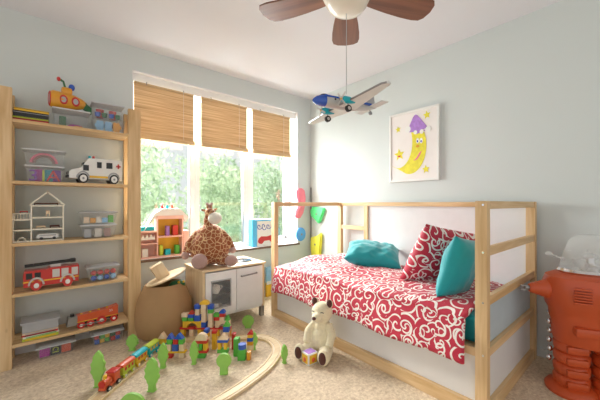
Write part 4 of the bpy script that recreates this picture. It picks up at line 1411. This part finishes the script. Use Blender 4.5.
for lay in range(2):
    for ix in range(4):
        mm = bc[(ix * 3 + lay * 2 + k) % 8]
        lump('toy_ball', 'ball', mm, '%s toy ball, %s of the %s front row in the ball box' % (cn[mm], ['leftmost', 'second from left', 'third from left', 'rightmost'][ix], ['lower', 'upper'][lay]), 'ball',
             (0.260 + ix * 0.0425, FY + 0.050, S4 + 0.006 + lay * 0.043), (0.0208,), 'coloured balls in the clear box')
        k += 1
for ix in range(4):
    mm = bc[(ix * 2 + 1) % 8]
    lump('toy_ball', 'ball', mm, '%s toy ball in the back row of the ball box, %s' % (cn[mm], ['left end', 'left of middle', 'right of middle', 'right end'][ix]), 'ball', (0.260 + ix * 0.0425, FY + 0.100, S4 + 0.02), (0.0208,), 'coloured balls in the clear box')

# --- bottom shelf: pile of puzzles under a grey box, steam engine
zz = S5
for k, (mm, h, lb) in enumerate([('lime', 0.020, 'yellow-green picture puzzle box at the bottom of the bottom shelf pile'), ('frame', 0.012, 'white puzzle box second from the bottom of the pile'),
                                 ('red', 0.012, 'thin dark red book in the bottom shelf pile'), ('nat', 0.012, 'tan puzzle board just under the grey box')]):
    t = thing('puzzle_box', lb, 'box', (-0.045, FY + 0.09, zz), R([0, 3, -2, 1][k]), 'puzzle boxes on the bottom shelf')
    MB().box((0, 0, h / 2), (0.19, 0.17, h - 0.001), bev=0.001).done('box_body', mm, t)
    MB().bb(-0.08, 0.08, -0.0865, -0.0845, h * 0.25, h * 0.7).done('side_print', ['yellow', 'green', 'brown', 'lid'][k], t, smooth=False)
    zz += h
gb = thing('storage_box', 'opaque grey lidded box on top of the bottom shelf pile', 'storage box', (-0.045, FY + 0.0, zz))
MB().box((0, 0.09, 0.031), (0.19, 0.17, 0.06), bev=0.006).done('tub', 'lid', gb)
MB().box((0, 0.09, 0.068), (0.21, 0.19, 0.014), bev=0.004).done('lid', 'lid', gb)

se = thing('toy_steam_engine', 'red and black toy locomotive on the bottom shelf', 'toy train', (0.255, FY + 0.075, S5), R(3))
MB().prism([(-0.10, 0.045), (0.165, 0.045), (0.165, 0.128), (0.10, 0.112), (-0.10, 0.100)], 0.075, bev=0.003).done('body', 'orange', se)
MB().prism([(-0.16, 0.03), (-0.095, 0.03), (-0.095, 0.098), (-0.15, 0.098), (-0.155, 0.06)], 0.078, bev=0.004).done('boiler_front', 'steel', se)
MB().bb(-0.105, 0.165, -0.034, 0.034, 0.028, 0.045).done('chassis', 'black', se, smooth=False)
MB().cyl((-0.125, 0, 0.098), (-0.125, 0, 0.115), 0.013).done('chimney', 'black', se)
MB().bb(-0.10, 0.16, -0.0395, -0.037, 0.048, 0.054).done('stripe', 'yellow', se, smooth=False)
words('33', 0.024, 'frame', 'number', se, (0.115, -0.0395, 0.085), (R(90), 0, 0), 0.001)
for k in range(4):
    MB().cyl((-0.07 + k * 0.055, 0, 0.098 + k * 0.004), (-0.07 + k * 0.055, 0, 0.108 + k * 0.005), 0.007, n=12).done('dome', 'yellow', se)
for x, r in ((-0.075, 0.025), (-0.018, 0.025), (0.052, 0.032), (0.135, 0.025)):
    for s in (-1, 1):
        wh = MB().cyl((x, s * 0.034, r), (x, s * 0.048, r), r, n=26).done('wheel', 'red', se)
        MB().cyl((x, s * 0.046, r), (x, s * 0.051, r), r * 0.42, n=16).done('hub', 'frame', wh)
MB().bb(-0.09, 0.07, -0.054, -0.051, 0.022, 0.030).done('coupling_rod', 'steel', se, smooth=False)

# --- floor under the shelf
tub(-0.07, 0.145, 0, 0.078, 'clear box of purple, black and red boxes on the floor under the shelf', d=0.18, y=3.075)
for x, w_, mm, lb in ((-0.025, 0.055, 'magenta', 'purple carton in the floor box under the shelf'), (0.035, 0.055, 'black', 'black carton with green sign in the floor box under the shelf'), (0.095, 0.055, 'orange', 'orange-red carton in the floor box under the shelf')):
    t = thing('carton', lb, 'carton', (x, 3.145, 0.005))
    MB().box((0, 0, 0.033), (w_, 0.08, 0.064), bev=0.002).done('carton_body', mm, t)
    if mm == 'black':
        MB().torus((0, -0.042, 0.040), 0.014, 0.003, rot=(R(90), 0, 0), a0=-0.8, a1=3.6, n=18, m=6).box((0, -0.042, 0.02), (0.035, 0.003, 0.006)).done('sign_print', 'lime', t, smooth=False)
tub(0.245, 0.455, 0, 0.082, 'clear box of building bricks on the floor by the right shelf post', d=0.16, y=3.065)
rnd = random.Random(9)
bn = ['blue', 'yellow', 'green', 'red', 'blue', 'red', 'green', 'yellow', 'dgreen', 'red']
nm_ = dict(blue='blue', yellow='yellow', green='bright green', red='red', dgreen='dark green')
for k in range(10):
    ix, lay = k % 5, k // 5
    mm = bn[k]
    lump('toy_brick', 'box', mm, '%s toy brick, %s in the %s layer of the floor brick box' % (nm_[mm], ['far left', 'left', 'middle', 'right', 'far right'][ix], ['bottom', 'top'][lay]), 'toy brick',
         (0.280 + ix * 0.035, 3.115 + 0.006 * (k % 3), 0.006 + lay * 0.034), (0.030, 0.05, 0.032), 'toy bricks in the floor box', rz=R(rnd.uniform(-6, 6)))

# ------------------------------------------------------------------ wooden railway
trk_pts = [(0.06, 2.03), (0.15, 2.16), (0.222, 2.246), (0.329, 2.36), (0.476, 2.51), (0.626, 2.645), (0.76, 2.690), (0.90, 2.625), (1.0, 2.53), (1.10, 2.435), (1.22, 2.365), (1.315, 2.27), (1.335, 2.13), (1.27, 1.98), (1.105, 1.846), (0.912, 1.768), (0.752, 1.725), (0.55, 1.69), (0.35, 1.67)]


def spline(P_, n=14):
    P_ = [Vector((p[0], p[1], 0)) for p in P_]
    P_ = [P_[0] * 2 - P_[1]] + P_ + [P_[-1] * 2 - P_[-2]]
    out = []
    for i in range(1, len(P_) - 2):
        a, b_, c_, d_ = P_[i - 1], P_[i], P_[i + 1], P_[i + 2]
        for k in range(n):
            t_ = k / n
            out.append(0.5 * ((2 * b_) + (c_ - a) * t_ + (2 * a - 5 * b_ + 4 * c_ - d_) * t_ ** 2 + (3 * b_ - a - 3 * c_ + d_) * t_ ** 3))
    out.append(P_[-2])
    return out


TR = spline(trk_pts)
cum = [0]
for a, b_ in zip(TR, TR[1:]):
    cum.append(cum[-1] + (b_ - a).length)


def on_track(s):
    for i in range(len(TR) - 1):
        if cum[i + 1] >= s:
            t_ = (s - cum[i]) / (cum[i + 1] - cum[i])
            d_ = (TR[i + 1] - TR[i]).normalized()
            return TR[i].lerp(TR[i + 1], t_), math.atan2(d_.y, d_.x)
    return TR[-1], 0


def track_piece(s0, s1, label):
    # cross-section with two raised-edge grooves
    cs = [(-0.04, 0), (-0.04, 0.018), (-0.030, 0.018), (-0.030, 0.013), (-0.021, 0.013), (-0.021, 0.018), (0.021, 0.018), (0.021, 0.013), (0.030, 0.013), (0.030, 0.018), (0.04, 0.018), (0.04, 0)]
    mb, mg = MB(), MB()
    n = max(3, int((s1 - s0) / 0.015))
    rings, g1 = [], []
    for i in range(n + 1):
        p, a = on_track(s0 + (s1 - s0) * i / n)
        nx, ny = -math.sin(a), math.cos(a)
        rings.append([mb.bm.verts.new((p.x + nx * u, p.y + ny * u, z)) for u, z in cs])
        g1.append([[mg.bm.verts.new((p.x + nx * u, p.y + ny * u, z)) for u, z in ((e, 0.0125), (e, 0.0135), (e + 0.0085, 0.0135), (e + 0.0085, 0.0125))] for e in (-0.0298, 0.0213)])
    m_ = len(cs)
    for A, B in zip(rings, rings[1:]):
        for j in range(m_):
            mb.bm.faces.new((A[j], A[(j + 1) % m_], B[(j + 1) % m_], B[j]))
    mb.bm.faces.new(rings[0])
    mb.bm.faces.new(rings[-1][::-1])
    for A, B in zip(g1, g1[1:]):
        for e in (0, 1):
            for j in range(4):
                mg.bm.faces.new((A[e][j], A[e][(j + 1) % 4], B[e][(j + 1) % 4], B[e][j]))
    for x in (mb, mg):
        bmesh.ops.recalc_face_normals(x.bm, faces=x.bm.faces)
    o = mb.done('track_piece', 'trackw', None, smooth=False)
    mg.done('groove', 'groove', o, smooth=False)['label'] = 'lighter milled groove'
    return tag(o, label, 'toy track', 'wooden railway track')


tot = cum[-1]
seg = tot / 9
tl = ['wooden track piece nearest the camera on the left, ahead of the engine', 'wooden track piece under the front of the toy train', 'wooden track piece under the rear carriages of the toy train',
      'wooden track piece entering the block castle on its left', 'wooden track piece running behind the front castle houses', 'wooden track piece leaving the castle on its right',
      'curved wooden track piece nearest the plush bear', 'wooden track piece running back towards the camera after the bend', 'last wooden track piece at the bottom edge of the picture']
for k in range(9):
    track_piece(seg * k + 0.0008, seg * (k + 1) - 0.0008, tl[k])


def s_near(x, y):
    return min(range(len(TR)), key=lambda i: (TR[i] - Vector((x, y, 0))).length)


def wagon(s, body, roof, label, engine=False, L_=0.125):
    p, a = on_track(s)
    r = thing('toy_wagon' if not engine else 'toy_engine', label, 'toy train', (p.x, p.y, 0.0137), a + PI, 'toy train on the track')
    # local +x is the front (towards the camera)
    for x in (-L_ * 0.30, L_ * 0.30):
        for s_ in (-1, 1):
            wh = MB().cyl((x, s_ * 0.021, 0.016), (x, s_ * 0.030, 0.016), 0.016, n=20).done('wheel', 'black' if engine else body, r)
            MB().cyl((x, s_ * 0.029, 0.016), (x, s_ * 0.032, 0.016), 0.009, n=14).done('hub', 'frame', wh)
    if engine:
        MB().bb(-L_ / 2, L_ / 2, -0.020, 0.020, 0.016, 0.032, 0.003).done('chassis', 'orange', r)
        MB().lathe([(0, 0), (0.022, 0), (0.024, 0.004), (0.024, 0.055), (0, 0.055)], rot=(0, R(90), 0), c=(0.008, 0, 0.052), n=24).done('boiler', 'orange', r)
        MB().box((-0.032, 0, 0.056), (0.05, 0.05, 0.056), bev=0.006).done('cab', 'orange', r)
        MB().box((-0.032, 0, 0.088), (0.062, 0.058, 0.010), bev=0.004).done('cab_roof', 'red', r)
        MB().cyl((0.04, 0, 0.072), (0.04, 0, 0.095), 0.010).done('chimney', 'yellow', r)
        MB().cyl((0.062, 0, 0.052), (0.068, 0, 0.052), 0.018).done('face_plate', 'red', r)
    else:
        MB().box((0, 0, 0.050), (L_ - 0.012, 0.050, 0.052), bev=0.004).done('carriage', body, r)
        mb = MB()
        bm_ = [(0.030 * math.cos(R(t_)), 0.020 * math.sin(R(t_))) for t_ in range(0, 181, 15)]
        mb.prism(bm_, L_ - 0.006, c=(0, 0, 0.074), rot=(0, 0, R(90)))
        mb.done('roof', roof, r)
        for x in (-0.032, 0.0, 0.032):
            for s_ in (-1, 1):
                MB().box((x, s_ * 0.0255, 0.056), (0.018, 0.003, 0.020), bev=0.002).done('window', {'yellow': 'orange', 'lime': 'red', 'turq': 'yellow'}.get(body, 'yellow'), r)
        MB().cyl((L_ / 2 - 0.006, 0, 0.022), (L_ / 2 + 0.006, 0, 0.022), 0.005, n=10).done('coupling', 'black', r)
    return r


s0 = cum[s_near(0.275, 2.30)]
wagon(s0, None, None, 'red toy engine with yellow chimney leading the toy train', True, 0.135)
wagon(s0 + 0.138, 'lime', 'orange', 'yellow-green toy carriage with red roof behind the engine')
wagon(s0 + 0.27, 'yellow', 'turq', 'yellow toy carriage with turquoise roof, third in the train')
wagon(s0 + 0.402, 'turq', 'lime', 'turquoise toy carriage with lime roof at the end of the train')


# ------------------------------------------------------------------ flat wooden trees
def toy_tree(x, y, h, w_, style, label, rz):
    r = thing('toy_tree', label, 'toy tree', (x, y, 0), rz, 'flat green wooden trees')
    if style == 'round':
        cr = [(w_ / 2 * math.cos(a) * (1 + 0.05 * math.cos(6 * a)), h - w_ * 0.48 + w_ * 0.48 * math.sin(a) * (1 + 0.05 * math.cos(5 * a))) for a in [R(-72 + i * 324 / 24) + PI / 2 - R(90) for i in range(25)]]
        pts = [(w_ * 0.27, 0), (w_ * 0.25, h - w_ * 0.90)]
        pts += [(w_ / 2 * math.sin(a), h - w_ / 2 - w_ / 2 * math.cos(a)) for a in [R(34 + i * 292 / 22) for i in range(23)]]
        pts += [(-w_ * 0.25, h - w_ * 0.90), (-w_ * 0.27, 0)]
    else:
        pts = [(w_ * 0.22, 0), (w_ * 0.20, h * 0.16)]
        for i in range(21):
            t_ = i / 20
            a = PI * t_
            ww = w_ / 2 * (math.sin(a) ** 0.55) * (1 + 0.10 * math.sin(t_ * 25)) * (1.06 - 0.35 * t_)
            if 0 < i < 20:
                pts.append((ww, h * 0.16 + (h * 0.84) * t_))
        pts.append((0, h))
        left = [(-px * 0.97, pz) for px, pz in pts[:-1]][::-1]
        pts = pts + left
    MB().prism(pts, 0.022, bev=0.003).done('cutout', 'tree', r)
    MB().box((0, 0, 0.004), (w_ * 0.46, 0.034, 0.006), bev=0.002).done('stand', 'tree', r)
    return r


RZ = R(-43.5)
for x, y, h, w_, st, rz, lb in [
        (0.222, 2.338 + 0.05, 0.225, 0.085, 'tall', RZ + 0.2, 'tall dark green toy tree left of the red toy engine'),
        (0.456, 2.102, 0.205, 0.10, 'tall', RZ - 0.1, 'large pale green toy tree right of the toy train front'),
        (0.750, 2.249, 0.165, 0.065, 'tall', RZ, 'narrow green toy tree in front of the castle centre'),
        (0.575, 2.345, 0.175, 0.075, 'tall', RZ, 'green toy tree beside the turquoise train carriage'),
        (0.852, 1.978, 0.140, 0.098, 'round', RZ, 'round lollipop toy tree in front of the castle'),
        (1.225, 1.815, 0.135, 0.055, 'tall', RZ + 0.7, 'small bright green toy tree between track and plush bear'),
        (1.165, 2.150, 0.140, 0.065, 'tall', RZ + 0.2, 'green toy tree just inside the track bend, right of the castle'),
        (1.33, 2.56, 0.115, 0.105, 'round', RZ, 'round toy tree behind the castle near the kitchen leg'),
        (0.47, 2.79, 0.125, 0.10, 'tall', RZ, 'green toy tree beyond the train beside the basket'),
        (0.335, 1.985, 0.095, 0.14, 'round', RZ, 'wide round toy tree at the bottom edge of the picture')]:
    toy_tree(x, y, h, w_, st, lb, rz)

# ------------------------------------------------------------------ block castle
CO = Vector((0.965, 2.632, 0))
CX, CY = Vector((0.7253, -0.6884, 0)), Vector((0.6884, 0.7253, 0))
CN = dict(red='red', blue='blue', green='green', yellow='yellow', nat='natural wood', ochre='orange')


def block(shape, m, x, y, z, w_, h_, where, d=0.04):
    if y < -0.15 and x < 0.40:
        z, h_ = z * 1.25, h_ * 1.25
    p = CO + CX * x + CY * y
    mb = MB()
    if shape == 'box':
        mb.box((0, 0, h_ / 2), (w_ - 0.001, d, h_ - 0.0006), bev=0.002)
    elif shape == 'tri':
        mb.prism([(-w_ / 2, 0), (w_ / 2, 0), (0, h_)], d, bev=0.0015)
    elif shape == 'half':
        mb.prism([(w_ / 2 * math.cos(R(a)), h_ * math.sin(R(a))) for a in range(0, 181, 12)], d, bev=0.0015)
    elif shape == 'arch':
        r = w_ * 0.27
        pts = [(-w_ / 2, 0), (-w_ / 2, h_), (w_ / 2, h_), (w_ / 2, 0), (r, 0)] + [(r * math.cos(R(a)), min(r, h_ * 0.72) * math.sin(R(a))) for a in range(15, 180, 15)] + [(-r, 0)]
        mb.prism(pts, d, bev=0.0015)
    elif shape == 'cyl':
        mb.cyl((0, 0, 0), (0, 0, h_ - 0.0005), w_ / 2, n=24)
    sn = dict(box='block', tri='triangle roof block', half='half-round block', arch='arch block', cyl='cylinder block')[shape]
    if shape == 'box' and h_ > w_ * 1.4:
        sn = 'upright column block'
    if shape == 'box' and w_ > h_ * 2.2:
        sn = 'flat plank block'
    solo('toy_block', mb, m, '%s wooden %s %s' % (CN[m], sn, where), 'toy block', (p.x, p.y, z), RZ, 'wooden castle blocks')


def stack(x, y, items, where, z=0.0, d=0.04):
    for k, (shape, m, w_, h_) in enumerate(items):
        lv = ['at the foot of', 'second up in', 'third up in', 'fourth up in', 'fifth up in', 'sixth up in', 'seventh up in'][k]
        block(shape, m, x, y, z, w_, h_, '%s %s' % (lv, where), d)
        z += h_


# back wall (row A)
for k, (x, m) in enumerate([(-0.183, 'yellow'), (-0.108, 'nat'), (-0.038, 'yellow'), (0.052, 'nat'), (0.113, 'yellow'), (0.209, 'ochre')]):
    block('box', m, x, 0, 0, 0.032, 0.075, 'holding up the back castle wall, %s from the left' % ['first', 'second', 'third', 'fourth', 'fifth', 'sixth'][k])
block('box', 'red', -0.145, 0, 0.075, 0.125, 0.015, 'under the yellow castle arch')
block('box', 'red', 0.005, 0, 0.075, 0.165, 0.015, 'under the middle of the castle')
block('box', 'red', 0.158, 0, 0.075, 0.135, 0.015, 'under the right castle arch')
block('arch', 'yellow', -0.10, 0, 0.09, 0.16, 0.055, 'wide, in the left of the castle wall')
block('arch', 'nat', 0.157, 0, 0.09, 0.12, 0.060, 'in the right of the castle wall')
stack(-0.165, 0, [('box', 'green', 0.042, 0.033), ('box', 'nat', 0.052, 0.034)], 'the left tower above the yellow arch', 0.145)
stack(-0.112, 0, [('box', 'green', 0.045, 0.028), ('box', 'blue', 0.048, 0.030), ('tri', 'red', 0.048, 0.030)], 'the second tower above the yellow arch', 0.145)
stack(-0.058, 0, [('box', 'blue', 0.050, 0.050), ('box', 'nat', 0.034, 0.028), ('box', 'nat', 0.032, 0.024), ('box', 'blue', 0.046, 0.038)], 'the tower left of the castle middle', 0.145)
stack(-0.003, 0, [('box', 'blue', 0.044, 0.045), ('box', 'nat', 0.036, 0.050), ('box', 'nat', 0.036, 0.062), ('box', 'nat', 0.044, 0.038)], 'the castle middle tower', 0.09)
block('half', 'yellow', 0.0, 0, 0.285, 0.078, 0.034, 'crowning the top of the castle')
stack(0.054, 0, [('box', 'nat', 0.040, 0.045), ('box', 'nat', 0.034, 0.040), ('box', 'nat', 0.034, 0.036), ('box', 'green', 0.044, 0.034), ('box', 'blue', 0.046, 0.040)], 'the tower right of the castle middle', 0.09)
stack(0.106, 0, [('box', 'red', 0.044, 0.030), ('box', 'green', 0.048, 0.030)], 'the first tower above the right arch', 0.15)
stack(0.153, 0, [('box', 'nat', 0.040, 0.030), ('box', 'red', 0.044, 0.030), ('half', 'blue', 0.050, 0.028)], 'the second tower above the right arch', 0.15)
stack(0.196, 0, [('tri', 'green', 0.042, 0.042)], 'the right arch end', 0.15)
# middle row (B)
stack(-0.245, -0.2, [('box', 'blue', 0.045, 0.034), ('box', 'yellow', 0.045, 0.034), ('tri', 'nat', 0.060, 0.036)], 'the leftmost little house')
stack(0.165, -0.2, [('box', 'yellow', 0.032, 0.10), ('box', 'red', 0.036, 0.018)], 'the tall yellow pillar tower')
stack(0.105, -0.2, [('box', 'nat', 0.030, 0.075), ('box', 'yellow', 0.032, 0.028), ('box', 'blue', 0.032, 0.026)], 'the thin middle tower')
stack(0.26, -0.2, [('box', 'ochre', 0.036, 0.06), ('box', 'nat', 0.036, 0.05), ('box', 'blue', 0.046, 0.034), ('tri', 'green', 0.052, 0.034)], 'the green-roofed tower')
stack(0.318, -0.2, [('box', 'red', 0.026, 0.10)], 'the red column beside the green-roofed tower')
stack(0.455, -0.225, [('box', 'nat', 0.050, 0.045), ('box', 'ochre', 0.045, 0.030), ('box', 'blue', 0.045, 0.028), ('box', 'yellow', 0.040, 0.025), ('tri', 'red', 0.050, 0.030)], 'the red-roofed tower at the right')
# front row (C)
block('box', 'red', -0.113, -0.33, 0, 0.040, 0.03, 'at the foot of the front left house')
block('box', 'nat', -0.022, -0.33, 0, 0.035, 0.03, 'at the right foot of the front left house')
block('box', 'yellow', -0.068, -0.33, 0.03, 0.145, 0.012, 'under the front left house')
block('box', 'nat', -0.118, -0.33, 0.042, 0.034, 0.040, 'at the left of the front left house')
block('box', 'blue', -0.070, -0.33, 0.042, 0.044, 0.040, 'in the middle of the front left house')
block('box', 'nat', -0.022, -0.33, 0.042, 0.036, 0.040, 'at the right of the front left house')
stack(-0.112, -0.33, [('box', 'green', 0.040, 0.030), ('tri', 'blue', 0.046, 0.030)], 'the upper left of the front left house', 0.082)
block('box', 'red', -0.067, -0.33, 0.082, 0.034, 0.030, 'upper middle of the front left house')
block('box', 'green', -0.028, -0.33, 0.082, 0.034, 0.030, 'upper right of the front left house')
block('tri', 'blue', -0.047, -0.33, 0.112, 0.066, 0.032, 'roofing the front left house')
block('box', 'green', 0.120, -0.33, 0, 0.062, 0.030, 'at the foot of the round-roofed house')
block('box', 'red', 0.120, -0.33, 0.030, 0.095, 0.016, 'flat under the round-roofed house')
for x, m in ((0.088, 'nat'), (0.118, 'green'), (0.150, 'yellow')):
    block('box', m, x, -0.33, 0.046, 0.026, 0.040, 'standing in the round-roofed house')
block('box', 'red', 0.120, -0.33, 0.086, 0.088, 0.018, 'over the columns of the round-roofed house')
block('half', 'nat', 0.120, -0.33, 0.104, 0.086, 0.040, 'roofing the round-roofed house')
block('box', 'nat', 0.281, -0.33, 0, 0.072, 0.030, 'at the foot of the blue-beamed house')
block('box', 'green', 0.281, -0.33, 0.030, 0.078, 0.022, 'above the foot of the blue-beamed house')
block('box', 'yellow', 0.258, -0.33, 0.052, 0.022, 0.040, 'left in the blue-beamed house')
block('box', 'yellow', 0.302, -0.33, 0.052, 0.022, 0.040, 'right in the blue-beamed house')
block('box', 'blue', 0.281, -0.33, 0.092, 0.078, 0.016, 'beam of the blue-beamed house')
block('tri', 'nat', 0.281, -0.33, 0.108, 0.074, 0.036, 'roofing the blue-beamed house')
block('box', 'green', 0.372, -0.30, 0, 0.036, 0.105, 'standing between the blue-beamed house and the blue cylinder', d=0.05)
stack(0.432, -0.36, [('box', 'green', 0.056, 0.050), ('box', 'green', 0.050, 0.030), ('cyl', 'blue', 0.056, 0.034)], 'the stubby tower with a blue top', d=0.05)
block('box', 'ochre', 0.482, -0.36, 0, 0.026, 0.06, 'beside the stubby tower with a blue top')
